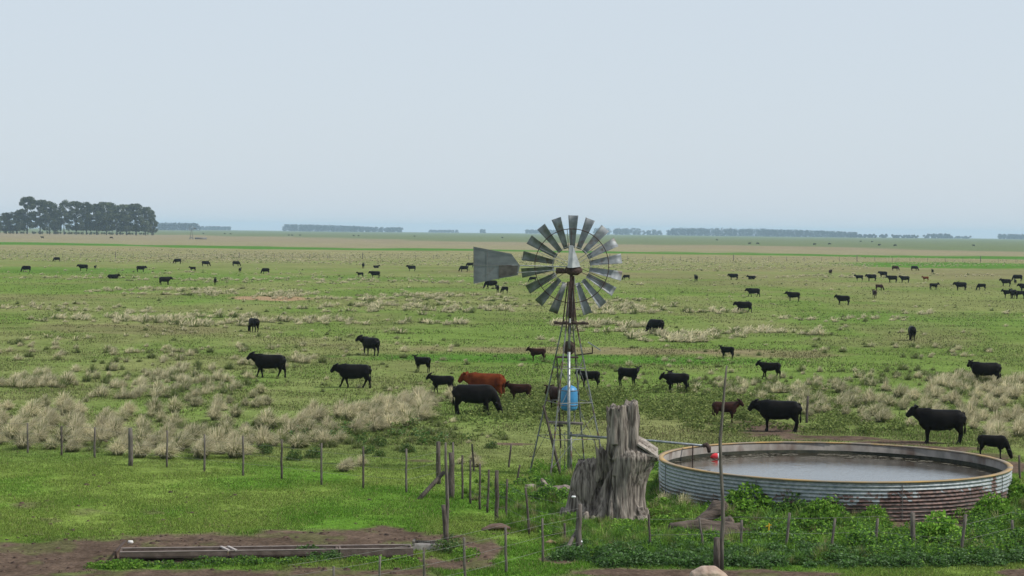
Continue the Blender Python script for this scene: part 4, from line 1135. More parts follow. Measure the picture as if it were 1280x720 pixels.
G1, G2 = 'greypost', 'darkpost'
fence([(-8, 566, 526, 2.2, G2), (34.5, 569, 529, 2.4, G1), (77, 573, 533, 2.8, G2), (118.5, 576, 534, 2.6, G1), (163, 585, 535, 6, G1), (209, 586, 538, 2.6, G1), (255.5, 591, 543, 2.6, G1), (303.8, 596, 545, 2.8, G1),
       (352, 600, 549, 2.8, G2), (402, 606, 554, 2.8, G1), (454, 610, 558, 2.8, G2), (508, 614, 561, 2.8, G1), (548, 604, 552, 6, G2)], 'wire fence of thin grey stakes running from the strutted corner past the tussocks')
cp = GP(559, 618)
o, tp = fence([(564, 621, 566, 8, G2), (578, 623, 569, 2.8, G2), (588, 630, 575, 3, G2), (600, 636, 580, 3, G2), (609, 639, 587, 3, G2, 611), (621, 651, 588, 5.5, G2), (632.5, 653, 599, 3, G2, 634), (662, 668, 610, 3, G2, 657), (706.5, 682, 654, 3, G2, 705.5)],
      'close set line of dark fence posts running from the strutted corner to the stump')
b_ = GP(522, 623); e_ = Q(555, 590, GP(562, 620).y)
cs = empty('corner_strut', b_, label='slanting round log propping the fence corner posts', cat='strut')
mb = MB(); mb.tube((0, 0, -.05), e_ - b_, .065, .06, n=8, wob=.06, segs=3, jit=.01); mb.build('strut_log', M[G2], cs, True)
b_ = GP(567, 617); cw = empty('thin_post', b_, label='thin pale stake standing against the thick corner post', cat='post'); t_ = Q(566, 553, b_.y)
mb = post_mesh(t_.z - b_.z, .03, None, (-.03, 0)); mb.build('stake', M[G1], cw, True)
def lone(px, by, tx, ty, th, m_, label, name='fence_post', extra=None):
    b_ = GP(px, by); t_ = Q(tx, ty, b_.y); mb = post_mesh(t_.z - b_.z, th * b_.y / F / 2, m_, (t_.x - b_.x, 0)); o = mb.build(name, M[m_], None, True, None, label=label, cat='post', group='lone fence posts'); o.location = b_; return o
# tall crooked poles
def crooked(px, by, pts, label, low):
    b_ = GP(px, by); o = empty('crooked_pole', b_, label=label, cat='pole')
    mb = MB(); mb.loft([Q(x, y, b_.y) - b_ for x, y, r_ in pts], [r_ * b_.y / F for x, y, r_ in pts], 8, wob=.08); mb.build('pole', M[G1], o, True)
    mb = MB(); mb.loft([Q(x, y, b_.y - .08) - b_ for x, y, r_ in low], [r_ * b_.y / F for x, y, r_ in low], 8, wob=.1); mb.build('stub_post', M[G2], o, True)
crooked(561, 690, [(559, 695, 2.3), (558.5, 660, 2.4), (559.2, 630, 2.2), (558.5, 600, 2.1), (557.2, 575, 1.8), (557, 553, 1.2)], 'crooked pole wired to a stub, standing beside the pale lick box', [(559.5, 690, 3.2), (557, 665, 3.0), (555, 640, 2.8), (554, 631, 2.6)])
crooked(897, 714, [(902, 712, 3), (902, 680, 2.8), (904, 650, 2.6), (903, 620, 2.4), (901, 585, 2.2), (900, 550, 2.2), (903, 520, 1.7), (906, 480, 1.4), (908.5, 457, .9)], 'very tall crooked grey pole in front of the tank', [(896, 714, 4.2), (896, 690, 4.0), (896, 672, 3.8)])
fence([(360, 780, 722, 3.5, G1), (417, 770, 708, 3.5, G1), (475, 760, 695, 3.5, G1), (530, 748, 684, 3.6, G1), (582, 735, 672, 3.6, G1, 580), (632.5, 722, 659, 3.6, G1, 632), (678.5, 707, 648, 3.2, G1, 678), (724, 695, 630, 8, G1)],
      'front wire fence of grey posts climbing towards the thick post by the stump', wires=(.25, .55, .8, 1.0))
b_ = GP(702, 698); e_ = Q(722, 662, GP(724, 694).y); mb = MB(); mb.tube((0, 0, -.05), e_ - b_, .055, .04, n=8, wob=.1, segs=3, jit=.02); o = mb.build('prop_branch', M[G1], None, True, None, label='pale branch leaning against the thick post before the stump', cat='prop'); o.location = b_
for (x, y) in ((717, 621), (725.5, 677)):
    p = Q(x, y, GP(724, 694).y - .14); mb = MB(); mb.loft([(-.05, 0, 0), (-.03, 0, 0), (.03, 0, 0), (.05, 0, 0)], [.012, .025, .025, .012], 8, lat=(0, 1, 0)); o = mb.build('insulator', M['white'], None, True, None, label='white fence insulator on the ' + ('upper' if y < 650 else 'lower') + ' part of the thick post by the stump', cat='insulator'); o.location = p
fence([(813, 692, 643, 3, G2, 811), (880.5, 689, 647, 3, G1, 874), (926.5, 686, 650, 3.4, G1, 927), (981, 690, 641, 3.8, G1, 987), (1039, 687, 648, 3.6, G1, 1044), (1092.5, 686, 648, 3.8, G1, 1097), (1141, 690, 641, 7, G1), (1200, 697, 643, 4.2, G1, 1207), (1268.5, 680, 650, 4, G1, 1265), (1300, 684, 650, 4, G1)],
      'fence of leaning grey stakes standing in the weeds before the tank', wires=(.4, .75))
lone(593, 588, 590, 555, 2.6, G2, 'thin leaning post behind the corner posts, near a pale tussock')
lone(636, 583, 639, 555, 2.6, G2, 'short leaning post with a pale foot standing alone by the windmill')
lone(645, 604, 650, 581, 2.6, G2, 'slanting short post between the dark posts and the windmill leg')
lone(1008, 529, 1010, 495, 3.2, G2, 'dark post among tussocks behind the cow at the tank')
lone(1275, 600, 1274, 569, 3, G2, 'post just beyond the sunlit end of the tank')
# far fence across the paddock
xs = np.linspace(-10, 1292, 60); fp_ = []
for i, x in enumerate(xs):
    yb = 325.0 + (x - 640) * .0050 + 0
    fp_.append((x, yb, yb - (6.2 if i % 7 else 8.2), .45 if i % 7 else .95, G1))
fence(fp_, 'faint distant fence crossing the whole paddock below the bright green strip', wires=(.4, .7, 1.0), wr=.012, name='distant_fence')


# ------------------------------------------------------------------ cattle
def cow_mesh(pose='stand', calf=False, yaw=0., legs=(0, 0, 0, 0), mtl='black', seed=0):
    rs = random.Random(seed); mb = MB()
    k = 1.0; tk = .84 if calf else 1.0; ln = .84 if calf else 1.0
    dz = 0.0
    def T(x, z): return (x * ln, 0, z)
    zc = lambda z, top=1.27: top - (top - z) * tk if calf else z
    tor = [(-.85, 1.08, .15, .14), (-.81, 1.04, .235, .22), (-.66, .985, .30, .275), (-.42, .925, .35, .30), (-.1, .885, .385, .345), (.2, .875, .395, .345), (.45, .90, .385, .30), (.62, .945, .345, .25), (.74, .965, .29, .20), (.83, .97, .19, .12)]
    if calf: tor = [(x, z + .05, hv * .78, hw * .76) for x, z, hv, hw in tor]
    mb.loft([T(x, z) for x, z, a_, b_ in tor], [(b_, a_) for x, z, a_, b_ in tor], 20, lat=(0, 1, 0), pw=2.45)
    lying = pose == 'lie'
    n0 = len(mb.v)
    if pose == 'graze':
        neck = [(.60, 1.0, .30, .18), (.80, .86, .23, .145), (.95, .64, .18, .12), (1.02, .46, .16, .11)]
        head = [(1.00, .50, .12, .12), (1.05, .40, .145, .13), (1.10, .28, .125, .11), (1.15, .16, .10, .09), (1.17, .09, .09, .09), (1.175, .05, .05, .06)]
        ear = (.98, .48)
    elif pose == 'low':
        neck = [(.48, .99, .34, .20), (.74, 1.01, .27, .16), (.94, 1.05, .20, .13), (1.02, 1.08, .17, .12)]
        head = [(1.0, 1.18, .10, .12), (1.05, 1.13, .15, .135), (1.15, 1.01, .125, .11), (1.24, .90, .10, .09), (1.28, .85, .09, .09), (1.30, .83, .05, .06)]
        ear = (.99, 1.22)
    else:
        neck = [(.48, .99, .35, .20), (.72, 1.05, .28, .16), (.90, 1.13, .21, .13), (.98, 1.18, .18, .12)]
        head = [(.97, 1.29, .10, .12), (1.02, 1.25, .15, .135), (1.13, 1.14, .13, .11), (1.23, 1.05, .10, .09), (1.28, 1.01, .09, .09), (1.30, .99, .05, .06)]
        ear = (.96, 1.33)
    if calf:
        hx_ = head[0][0]
        neck = [(.55 + (x - .55) * .86 - .08, z, a_ * .78, b_ * .78) for x, z, a_, b_ in neck]; nx_ = .55 + (hx_ - .55) * .86 - .08
        head = [((x - hx_) * .86 + nx_, z, a_ * .95, b_ * .95) for x, z, a_, b_ in head]; ear = (nx_, ear[1])
    mb.loft([(x, 0, z) for x, z, a_, b_ in neck], [(b_, a_) for x, z, a_, b_ in neck], 14, lat=(0, 1, 0))
    mb.loft([(x, 0, z) for x, z, a_, b_ in head], [(b_, a_) for x, z, a_, b_ in head], 14, lat=(0, 1, 0), pw=2.5)
    for sd in (-1, 1):
        mb.loft([(ear[0], .08 * sd, ear[1]), (ear[0] - .02, .17 * sd, ear[1] + .035), (ear[0] - .03, .25 * sd, ear[1] + .055), (ear[0] - .03, .31 * sd, ear[1] + .05)], [(.05, .04), (.075, .045), (.07, .04), (.035, .03)], 8, lat=(1, 0, 0))
    n1 = len(mb.v)
    if yaw:
        for i in range(n0, n1):
            x, y, z = mb.v[i]; u = min(1, max(0, (x - .55) / .5)); an = yaw * u
            dx_, dy_ = x - .6, y; ca, sa = math.cos(an), math.sin(an); mb.v[i] = (.6 + dx_ * ca - dy_ * sa, dx_ * sa + dy_ * ca, z)
    # brisket and belly
    mb.loft([(.34 * ln, 0, .68), (.58 * ln, 0, .66), (.76 * ln, 0, .80)], [(.12, .15), (.14, .17), (.08, .12)], 10, lat=(0, 1, 0))
    if not calf and not lying: mb.loft([(-.42, 0, .62), (-.32, 0, .56), (-.2, 0, .62)], [(.07, .06), (.11, .08), (.06, .05)], 10, lat=(0, 1, 0))
    lt = .95 if calf else 1.22
    if not lying:
        for i, (sd, fr) in enumerate(((-1, 1), (1, 1), (-1, 0), (1, 0))):
            sw = legs[i]
            if fr: pts = [(.50, .15, .92, .10, .19), (.49, .165, .72, .085, .13), (.49, .16, .58, .062, .085), (.51, .15, .40, .05, .058), (.51, .15, .33, .046, .05), (.505, .15, .14, .034, .038), (.52, .15, .07, .045, .048), (.55, .15, .0, .052, .06)]; pv = (.5, .8)
            else: pts = [(-.62, .14, 1.02, .11, .22), (-.63, .16, .82, .12, .19), (-.63, .16, .66, .09, .145), (-.71, .15, .50, .052, .09), (-.745, .145, .42, .045, .065), (-.72, .145, .28, .038, .047), (-.70, .145, .14, .036, .042), (-.68, .145, .07, .045, .048), (-.65, .145, .0, .05, .06)]; pv = (-.62, .85)
            Pn = []
            for (x, y, z, a_, b_) in pts:
                u = max(0, (pv[1] - z) / pv[1]); xx = x + math.sin(sw) * u * pv[1] * .9; zz = z + (1 - math.cos(sw)) * u * .5
                if sw < -.1 and not fr: xx += 0
                Pn.append(((xx * ln, y * sd * (.78 if calf else 1), zz), (a_ * lt, b_ * lt)))
            mb.loft([q_[0] for q_ in Pn], [q_[1] for q_ in Pn], 10, lat=(0, 1, 0))
        mb.loft([(-.79 * ln, 0, 1.22), (-.86 * ln, 0, 1.17), (-.89 * ln, .02, .95), (-.88 * ln, .03, .70), (-.88 * ln, .03, .52), (-.88 * ln, .02, .38)], [.035, .035, .026, .026, .05, .03], 8)
    else:
        for sd in (-1, 1):
            mb.loft([(.5 * ln, .16 * sd, .75), (.66 * ln, .2 * sd, .64), (.86 * ln, .2 * sd, .63), (.62 * ln, .24 * sd, .6)], [.13, .09, .06, .05], 8)
            mb.loft([(-.5 * ln, .2 * sd, .8), (-.25 * ln, .3 * sd, .68), (-.1 * ln, .34 * sd, .62), (-.4 * ln, .36 * sd, .6)], [.2, .13, .07, .05], 8)
        dz = -.56
        mb.v = [(x, y, z + dz) for x, y, z in mb.v]
    mb.v = [(x * .97, y, z) for x, y, z in mb.v]
    me = remeshed(mb, .025, M[mtl], 2, name='cow')
    me.materials.append(M['hoof']); me.materials.append(M['panel'])
    # hooves
    if not lying:
        n_ = len(me.polygons)
        for pl in me.polygons:
            if pl.center.z < .045: pl.material_index = 1
    # eyes: small dark bumps joined to the head
    return me


V_ = {
    'stand': dict(pose='stand'), 'stand2': dict(pose='stand', legs=(.12, -.1, -.12, .1), yaw=.15), 'walk': dict(pose='low', legs=(.42, -.30, .30, -.28)), 'walkup': dict(pose='stand', legs=(.36, -.22, -.25, .28)),
    'look': dict(pose='stand', yaw=-1.0), 'lookb': dict(pose='stand', yaw=1.0), 'graze': dict(pose='graze', legs=(.2, -.12, .1, -.1)), 'graze2': dict(pose='graze', legs=(-.05, .22, .15, -.12), yaw=.2), 'low': dict(pose='low', legs=(.05, -.05, .1, -.05)), 'lie': dict(pose='lie'),
    'cstand': dict(pose='stand', calf=True), 'cwalk': dict(pose='stand', calf=True, legs=(.3, -.25, -.22, .28)), 'clook': dict(pose='stand', calf=True, yaw=-.9), 'clow': dict(pose='low', calf=True, legs=(.1, -.1, .12, -.1)), 'cgraze': dict(pose='graze', calf=True), 'clie': dict(pose='lie', calf=True),
}
_cache = {}
def cow_data(v_, mt):
    if (v_, 'b') not in _cache: _cache[(v_, 'b')] = cow_mesh(**V_[v_])
    if mt == 'black': return _cache[(v_, 'b')]
    if (v_, mt) not in _cache:
        m_ = _cache[(v_, 'b')].copy(); m_.materials[0] = M[mt]; _cache[(v_, mt)] = m_
    return _cache[(v_, mt)]


B, D_, RD = 'black', 'darkbrown', 'redcoat'
# px, feet y, variant, heading deg (180 = towards photo left), scale, coat, label
CATTLE = [
    (1176, 559, 'stand', 176, 1.02, B, 'big black cow standing just behind the tank rim, head up'),
    (974, 541, 'low', 165, .98, B, 'black cow on the bare track behind the tank, head low'),
    (1240, 575, 'cgraze', -14, .68, B, 'black calf grazing just beyond the tank end'),
    (906, 530, 'cstand', 5, .72, D_, 'dark brown calf standing behind the tall crooked pole'),
    (1232, 479, 'look', 178, .92, B, 'black cow looking at the viewer above the tussocks near the frame edge'),
    (963, 475, 'cwalk', 165, .74, B, 'black calf walking towards the cow on the bare track'),
    (1140, 427, 'graze', 85, .86, B, 'lone black cow seen end on in the empty paddock beyond the tank'),
    (909, 448, 'clook', 150, .62, B, 'small black calf alone at the end of the fresh green strip'),
    (846, 490, 'clow', 175, .80, B, 'black calf standing in the leafy weeds between windmill and crooked pole'),
    (843, 486, 'clook', 120, .70, B, 'black calf partly hidden behind another in the leafy weeds'),
    (785, 481, 'clook', -30, .78, B, 'black calf facing the viewer beyond the stump top'),
    (737, 482, 'cstand', 165, .72, B, 'black calf seen through the tower legs beside the blue drum'),
    (697, 517, 'clow', 120, .9, D_, 'brown calf mostly hidden behind the blue drum'),
    (672, 451, 'cstand', 172, .66, D_, 'dark brown calf on the fresh green strip beside the windmill tower'),
    (650, 504, 'cstand', 172, .70, D_, 'dark red brown calf behind the red cow and grazing cow'),
    (607, 503, 'low', 163, 1.04, RD, 'bright red brown cow standing behind the grazing black cow'),
    (592, 520, 'graze', -3, 1.03, B, 'large black cow grazing in front of the red cow'),
    (553, 491, 'cwalk', 174, .74, B, 'black calf walking behind the grazing black cow'),
    (528, 464, 'clook', 150, .70, B, 'black calf looking back, alone above the walking calf'),
    (443, 483, 'walk', 177, .95, B, 'black cow striding across the grass with legs apart'),
    (463, 445, 'lookb', 130, .90, B, 'black cow seen from behind, turning its head, above the striding cow'),
    (337, 470, 'walkup', 176, .98, B, 'black cow walking with level back ahead of the striding cow'),
    (317, 415, 'graze', 120, .84, B, 'black cow grazing beside the pale tussock belt, below the red bare patch'),
    (820, 417, 'graze2', 130, .90, B, 'black cow grazing beside the windmill wheel, just beyond a tussock row'),
    (930, 391, 'walk', 176, .86, B, 'black cow stepping towards the windmill, nearer of two in line'),
    (942, 372, 'walk', 178, .86, B, 'black cow stepping towards the windmill, farther of two in line'),
    (992, 377, 'stand', 176, .84, B, 'black cow standing in open grass, head towards the windmill'),
    (1054, 381, 'stand2', 172, .82, B, 'black cow with head raised alone in open grass past the next cow'),
    (614, 361, 'graze', 178, .92, B, 'black cow grazing right under the tail vane'),
    (622, 366, 'clow', 95, .72, B, 'first calf beneath the tail vane, beside the grazing cow'),
    (631, 367, 'cgraze', 140, .70, B, 'second calf beneath the tail vane, farther from the grazing cow'),
    (666, 353, 'cgraze', 178, .70, B, 'black calf seen between the vane and the wheel blades'),
    (783, 350, 'cgraze', 178, .72, B, 'black calf grazing just beyond the wheel blade tips'),
    (870, 352, 'stand2', 95, .80, B, 'black cow seen from behind, alone in the middle of the paddock'),
    (917, 350, 'low', 178, .84, B, 'black cow facing the windmill with a calf lying behind it'),
    (940, 349, 'clie', 178, .9, B, 'black calf resting behind a standing cow in open grass'),
    (33, 340, 'graze', 172, .86, B, 'black cow grazing nearest the frame edge below the tree grove'),
    (71, 327, 'graze', 172, .80, B, 'black cow grazing on the dry belt below the tree grove'),
    (104, 339, 'low', 178, .92, B, 'black cow standing with a tiny calf at its tail'),
    (119, 337, 'cstand', 80, .55, B, 'tiny black calf at the tail of a standing cow'),
    (141, 348.5, 'lie', 8, .9, B, 'black cow lying down, head raised, on the green grass'),
    (176, 340, 'low', 15, .84, B, 'black cow standing above the lying cow, tail towards it'),
    (206, 356, 'low', 25, .88, B, 'black cow with head stretched out by a pale tussock'),
    (222, 330, 'graze2', 178, .86, B, 'black cow grazing on the dry belt, first of the upper row of three'),
    (241, 339, 'cwalk', 178, .70, B, 'black calf walking below the upper row of grazing cows'),
    (257, 333, 'graze', 2, .86, B, 'black cow grazing on the dry belt, middle of the upper row of three'),
    (295, 332.5, 'graze', 10, .82, B, 'black cow grazing on the dry belt, third of the upper row'),
    (300, 340.5, 'cstand', 80, .66, B, 'black calf seen from behind below the third grazing cow'),
    (269, 356.5, 'cstand', 100, .78, B, 'black calf facing away between tussocks and the upper cows'),
    (332, 342, 'graze', 160, .80, B, 'black cow grazing alone past the group of upper cows'),
    (454, 335.5, 'stand2', 92, .82, B, 'black cow seen from behind above a cow and calf pair'),
    (470, 335, 'clie', 20, .8, B, 'small black calf lying beside the cow seen from behind'),
    (450.5, 347, 'cwalk', 178, .66, B, 'black calf walking ahead of its mother'),
    (469, 348, 'low', 178, .88, B, 'black cow following close behind a walking calf'),
    (514.5, 339.5, 'stand', 176, .86, B, 'black cow standing alone between two small groups'),
    (580, 340, 'graze', 172, .88, B, 'black cow grazing just ahead of the tail vane'),
    (587.5, 334.5, 'graze', 178, .80, B, 'black cow half hidden behind another just ahead of the tail vane'),
    (1038, 343.5, 'stand2', -85, .78, D_, 'dark brown cow facing the viewer on a dry strip'),
    (1074, 352, 'cstand', 178, .84, B, 'black calf leading the line of cows on the green'),
    (1089.5, 351.5, 'low', 178, .90, B, 'black cow following the calf that leads the line'),
    (1104, 347, 'low', 140, .90, B, 'black cow standing between two cows of the line, a little beyond'),
    (1115.5, 353.5, 'low', 178, .90, B, 'front cow of the two that overlap nose to tail'),
    (1131, 353.5, 'stand2', 178, .86, B, 'rear cow of the two that overlap nose to tail'),
    (1119, 338.5, 'graze', 5, .82, D_, 'dark brown cow grazing at the edge of the bright green strip'),
    (1143, 338.5, 'graze', 2, .84, B, 'black cow grazing at the edge of the bright green strip'),
    (1165.5, 342.5, 'cstand', 90, .74, B, 'thin black calf seen end on near the bright green strip'),
    (1157, 352.5, 'cstand', 178, .66, RD, 'bright red calf beside the overlapping cows'),
    (1099, 363.5, 'cgraze', 10, .72, D_, 'brown calf grazing beyond another brown calf'),
    (1093, 373, 'cstand', 95, .80, D_, 'brown calf seen end on, nearest of the brown pair'),
    (1167, 363, 'cwalk', 5, .80, B, 'black calf with raised head walking under the red calf'),
    (1201, 363, 'low', 178, .92, B, 'broad black cow with a calf following it'),
    (1227, 363.5, 'cgraze', 178, .80, B, 'black calf grazing behind the broad black cow'),
    (1257.5, 357.5, 'stand', 178, .88, B, 'black cow with head up leading the group at the frame edge'),
    (1272, 352, 'graze2', 178, .92, B, 'farthest black cow of the group at the frame edge'),
    (1269, 355.5, 'cstand', 90, .64, B, 'tiny calf in the middle of the group at the frame edge'),
    (1260, 372.5, 'cstand', 178, .84, B, 'nearest calf of the group at the frame edge'),
    (1266.5, 373, 'stand2', 100, .90, B, 'black cow seen from behind between two calves of the edge group'),
    (1275, 373, 'cstand', 178, .82, B, 'calf behind the cow seen from behind in the edge group'),
    (1281, 364.5, 'low', 178, .9, B, 'black cow cut by the frame edge'),
]
for (x, y, v_, hd_, sc_, mt, lb) in CATTLE:
    p = GP(x, y); sc2 = sc_ * .95
    if p.y < 200: p.z -= .02
    cat = 'calf' if v_[0] == 'c' else 'cow'
    link('calf' if cat == 'calf' else 'cow', cow_data(v_, mt), None, p, R_(hd_), sc2, label=lb, cat=cat, group='cattle spread over the paddock')
TINY = [(53, 298.3), (139, 298.5), (361, 294.8), (365, 294.8), (375, 294.8), (442, 295.5), (448, 295.5), (518, 296), (628, 298), (896, 300.7), (937, 305.5), (947, 305.5), (1018, 306.6), (1037, 306), (1099, 307.5), (1119, 308), (1217, 308), (1076, 302.5), (1090, 303),
        (254, 292.5), (281, 293), (288, 293)]
for i, (x, y) in enumerate(TINY):
    link('cow', cow_data('graze' if i % 2 else 'low', B if i != 1 else D_), None, GP(x, y), R_(random.choice((178, 3, 170, 10))), 1.0, label='dark speck of a cow far off near the horizon', cat='cow', group='far off cattle near the horizon')


# ------------------------------------------------------------------ distant trees
def crown(n, lobes, q, cols):
    P = []; 
    per = n // len(lobes)
    for (cx, cy, cz, r_) in lobes:
        d = rng.normal(0, 1, (per, 3)); d /= np.linalg.norm(d, axis=1)[:, None]; rr_ = r_ * (.35 + .85 * rng.random(per) ** .7)[:, None]
        P.append(np.array([cx, cy, cz]) + d * rr_ * np.array([1, 1, .75]))
    P = np.concatenate(P); n = len(P)
    d = rng.normal(0, 1, (n, 3)); d /= np.linalg.norm(d, axis=1)[:, None]; e = np.cross(d, rng.normal(0, 1, (n, 3))); e /= np.linalg.norm(e, axis=1)[:, None]
    l_ = (q * (.6 + .8 * rng.random(n)))[:, None]
    V = np.stack([P - d * l_, P + e * l_ * .5, P + d * l_, P - e * l_ * .5], 1).reshape(-1, 3)
    cols = np.array(cols); c = cols[rng.integers(0, len(cols), n)] * (.6 + .8 * rng.random(n))[:, None]
    return V, np.repeat(c, 4, 0)


EU = [[.085, .102, .055], [.115, .130, .072], [.055, .07, .038]]


def euc(kind, seed):
    rs = random.Random(seed); lobes = []; limbs = []; mbt = MB()
    Ht = 34.
    if kind == 'slender': z0, w_, nl = .36, .20, 22
    elif kind == 'tall': z0, w_, nl = .22, .34, 46
    else: z0, w_, nl = .16, .37, 72
    mbt.loft([(0, 0, -1), (.3, 0, Ht * .3), (-.2, .2, Ht * .6), (.2, 0, Ht * .85)], [.75, .55, .35, .12], 7)
    for i in range(nl):
        u = rs.random(); z = Ht * (z0 + (1 - z0) * u)
        env = math.sin(math.pi * min(1, (u * .72 + .22))) ** .5
        a_ = rs.random() * math.tau; rr_ = Ht * w_ * env * math.sqrt(rs.random())
        r_ = Ht * rs.uniform(.05, .10); x_, y_ = rr_ * math.cos(a_), rr_ * math.sin(a_); z = min(z, Ht - r_ * .7)
        lobes.append((x_, y_, z, r_))
        if i % 3 == 0: mbt.tube((0, 0, z * .62), (x_, y_, z), .22, .08, n=5)
    V, C = crown(9000 if kind != 'slender' else 2600, lobes, .75, EU)
    return np_mesh('crown', V, np.arange(len(V)), np.full(len(V) // 4, 4), M['tree'], C), mbt.mesh('trunk', M['trunk'])


M['trunk'] = mat('pale_trunk', (.14, .125, .11), (.24, .22, .19), .9, 1)
EK = {'dense': [euc('dense', i) for i in (1, 2, 3)], 'tall': [euc('tall', i) for i in (4, 5)], 'slender': [euc('slender', 6)]}
TREES = [(-3, 270, 'dense', 26), (8, 266, 'dense', 18), (21, 265, 'dense', 22), (34, 246, 'tall', 26), (50, 250, 'tall', 26), (62, 252, 'dense', 24), (70, 262, 'dense', 14), (80, 250, 'slender', 17), (95, 252, 'dense', 22), (108, 253, 'dense', 22), (121, 255, 'dense', 22),
         (133, 253, 'dense', 24), (146, 257, 'dense', 22), (158, 256, 'dense', 22), (170, 255, 'dense', 24), (182, 259, 'dense', 20), (190, 268, 'dense', 11)]
ORD = ['first', 'second', 'third', 'fourth', 'fifth', 'sixth', 'seventh', 'eighth', 'ninth', 'tenth', 'eleventh', 'twelfth', 'thirteenth', 'fourteenth', 'fifteenth', 'sixteenth', 'seventeenth']
for i, (x, ty, kd, wpx) in enumerate(TREES):
    b_ = GP(x, 293.3 + (x - 100) * .011); t_ = Q(x, ty, b_.y); hgt = t_.z - b_.z
    wm_ = wpx * b_.y / F; sx_ = wm_ / (34 * 2 * {'slender': .25, 'tall': .33, 'dense': .30}[kd])
    cr, tk_ = random.choice(EK[kd])
    desc = {'slender': 'slender open crowned eucalypt with clear trunk', 'tall': 'tallest ragged crowned eucalypt' if x < 40 else 'tall ragged crowned eucalypt', 'dense': 'dense rounded eucalypt'}[kd]
    o = empty('eucalyptus_tree', b_, label=f'{desc}, {ORD[i]} tree from the outer end of the grove', cat='tree', group='trees of the distant grove')
    o.rotation_euler.z = random.random() * 6; s_ = hgt / 34; o.scale = (sx_, sx_, s_)
    link('trunk', tk_, o); link('crown', cr, o)
# low scrub and fence line at the foot of the grove
V_l = []; C_l = []
for x in np.linspace(-10, 190, 45):
    p = GP(x + random.uniform(-2, 2), 293.3 + (x - 100) * .011 - .2); V, C = crown(60, [(0, 0, 1.2, random.uniform(.5, 1.5))], .6, EU); V_l.append(V + np.array(p)); C_l.append(C)
stuff_mesh('undergrowth', np.concatenate(V_l), np.concatenate(C_l), 4, M['tree'], 'low scrub under the trunks of the grove', 'undergrowth')

# belts of trees at the horizon: (x0, x1, top y, distance, gap) - distance haze is painted into the bluish leaf colours
BELTS = [(195, 247, 277.5, 5200, 0, 'blue grey wood just past the grove, its nearer and taller part'), (249, 287, 282.3, 7200, 0, 'low faint wood trailing from the wood beside the grove'),
         (354, 466, 280.0, 6200, 0, 'long blue wood alone on the horizon'), (466, 502, 283.3, 6500, .2, 'short ragged wood joined to the end of the long blue wood'), (536, 572, 287.0, 8000, 0, 'thin faint wood before the tail vane'),
         (599, 606, 286.2, 7500, 0, 'single tiny clump above the tail vane'), (656, 700, 286.6, 7600, 0, 'low wood behind the top of the wheel'), (742, 800, 284.4, 6500, .15, 'wood rising beside the wheel blades'),
         (800, 838, 287.0, 6500, .55, 'gappy trees between two horizon woods'), (838, 960, 284.6, 6000, .08, 'near half of the longest blue wood'), (955, 1071, 286.4, 5900, 0, 'tapering second half of the longest blue wood'),
         (1062, 1112, 292.3, 5600, .3, 'small spaced trees after the longest wood'), (1115, 1156, 293.3, 5600, .4, 'three low clumps on the horizon'), (1158, 1186, 291.3, 6000, .1, 'taller clump after the three low clumps'),
         (1186, 1212, 294.8, 6500, .5, 'last scattered bushes before the bare horizon gap'), (1247, 1292, 292.3, 6300, .05, 'wood cut by the frame edge')]
for (x0, x1, ty, d_, gap, lb) in BELTS:
    VV = []; CC = []; n = max(3, int((x1 - x0) * d_ / F / 4.5))
    for i in range(n):
        x = x0 + (x1 - x0) * (i + .5) / n
        if random.random() < gap: continue
        dd = d_ * random.uniform(.985, 1.02)
        dirx = (x - 640) / F; p = np.array([dirx * dd, dd, 0]); p[2] = -(p[0] ** 2 + p[1] ** 2) / (2 * RE)
        t_ = Q(x, ty + (x - (x0 + x1) / 2) * .008, dd).z - p[2]
        t_ *= random.uniform(.86, 1.04) if x0 not in (354, 955) else random.uniform(.96, 1.02) * (1 - .3 * (i / n) ** 2)
        lobes = [(random.uniform(-4, 4), random.uniform(-8, 8), z_, t_ * .28) for z_ in (t_ * .18, t_ * .45, t_ * .72)]
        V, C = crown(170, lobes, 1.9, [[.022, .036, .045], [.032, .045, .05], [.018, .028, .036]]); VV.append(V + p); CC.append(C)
    stuff_mesh('distant_woods', np.concatenate(VV), np.concatenate(CC), 4, M['tree'], lb, 'wood')

# far windmill and trough
b_ = GP(239.3, 299); o = empty('windmill', b_, label='tiny distant windmill standing beyond the dry field near the grove', cat='windmill')
t_ = Q(239.3, 285.5, b_.y).z - b_.z
mb = MB()
for sx_ in (-1, 1):
    for sy_ in (-1, 1): mb.tube((sx_ * 1.0, sy_ * 1.0, 0), (0, 0, t_), .09, .06, n=4)
mb.build('tower', M['galv_dull'], o)
mb = MB(); mb.ring((0, -.3, t_), (1, 0, 0), (0, 0, 1), 1.3, .12, 20, 4)
for k in range(18):
    a_ = math.tau * k / 18; mb.box((math.cos(a_) * 1.1, -.3, math.sin(a_) * 1.1), (.9, .03, .22), ry=-a_)
mb.build('wheel', M['blade'], o)
mb = MB(); mb.box((2.2, 0, t_), (1.4, .05, .8)); mb.tube((0, 0, t_), (1.6, 0, t_), .05); mb.build('tail_vane', M['vane'], o)
b_ = GP(251, 299); mb = annulus(3.4, 3.7, -.1, 1.1, 40); mb.build('stock_tank', M['galv_dull'], None, True, None, label='low dark stock tank beside the tiny distant windmill', cat='tank'); bpy.data.objects['stock_tank'].location = b_

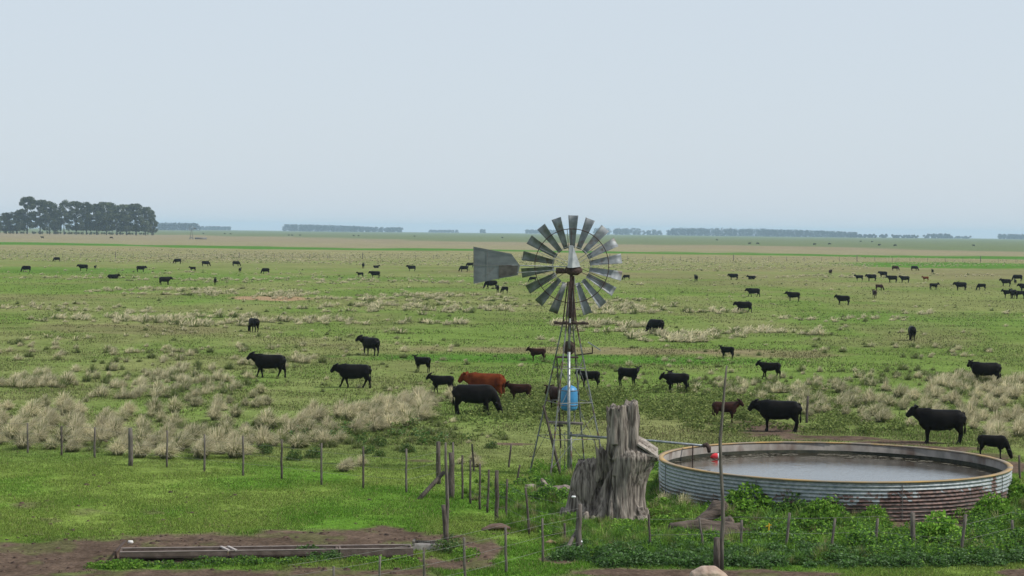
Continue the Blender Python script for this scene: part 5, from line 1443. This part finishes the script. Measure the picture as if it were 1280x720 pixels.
# ------------------------------------------------------------------ haze
hz = MB(); S_ = 14500; hz.box((0, 0, 11.5), (2 * S_, 2 * S_, 60))
hm_ = bpy.data.materials.new('air_haze'); t = nt(hm_); N = t.nodes; L = t.links
out = N.new('ShaderNodeOutputMaterial'); pv = N.new('ShaderNodeVolumePrincipled'); L.new(pv.outputs[0], out.inputs['Volume'])
pv.inputs['Color'].default_value = (.60, .80, 1.0, 1); pv.inputs['Density'].default_value = 1.05e-4; pv.inputs['Anisotropy'].default_value = 0
hz.build('haze', hm_, None, False, None, kind='stuff', label='thin blue air haze over the plain', cat='haze')

# ------------------------------------------------------------------ light
EL, AZ = 47., -14.
wd = bpy.data.worlds.new('World'); scene.world = wd; wd.use_nodes = True; t = wd.node_tree; t.nodes.clear(); N = t.nodes; L = t.links
sky = N.new('ShaderNodeTexSky'); sky.sky_type = 'NISHITA'; sky.sun_disc = False; sky.sun_elevation = R_(EL); sky.sun_rotation = R_(90 - AZ)
sky.altitude = 20; sky.air_density = 1.0; sky.dust_density = 1.2; sky.ozone_density = 1.5
mixn = N.new('ShaderNodeMix'); mixn.data_type = 'RGBA'; mixn.inputs[0].default_value = .86
mixn.inputs[7].default_value = (5.35, 5.95, 6.6, 1)      # thin even veil of high cloud
L.new(sky.outputs[0], mixn.inputs[6])
bg = N.new('ShaderNodeBackground'); bg.inputs['Strength'].default_value = .1; L.new(mixn.outputs[2], bg.inputs[0])
ow = N.new('ShaderNodeOutputWorld'); L.new(bg.outputs[0], ow.inputs[0])
sl = bpy.data.lights.new('sun', 'SUN'); sl.energy = 2.9; sl.angle = R_(1.2); sl.color = (1, .96, .9)
so = bpy.data.objects.new('sun', sl); COL.objects.link(so)
d = Vector((math.cos(R_(EL)) * math.cos(R_(AZ)), math.cos(R_(EL)) * math.sin(R_(AZ)), math.sin(R_(EL))))
so.rotation_euler = d.to_track_quat('Z', 'Y').to_euler()
scene.view_settings.view_transform = 'Standard'; scene.view_settings.look = 'None'; scene.view_settings.exposure = .32; scene.view_settings.gamma = 1
scene.cycles.max_bounces = 5; scene.cycles.diffuse_bounces = 2; scene.cycles.glossy_bounces = 2; scene.cycles.transmission_bounces = 2; scene.cycles.volume_bounces = 1; scene.cycles.transparent_max_bounces = 4
scene.cycles.use_denoising = True
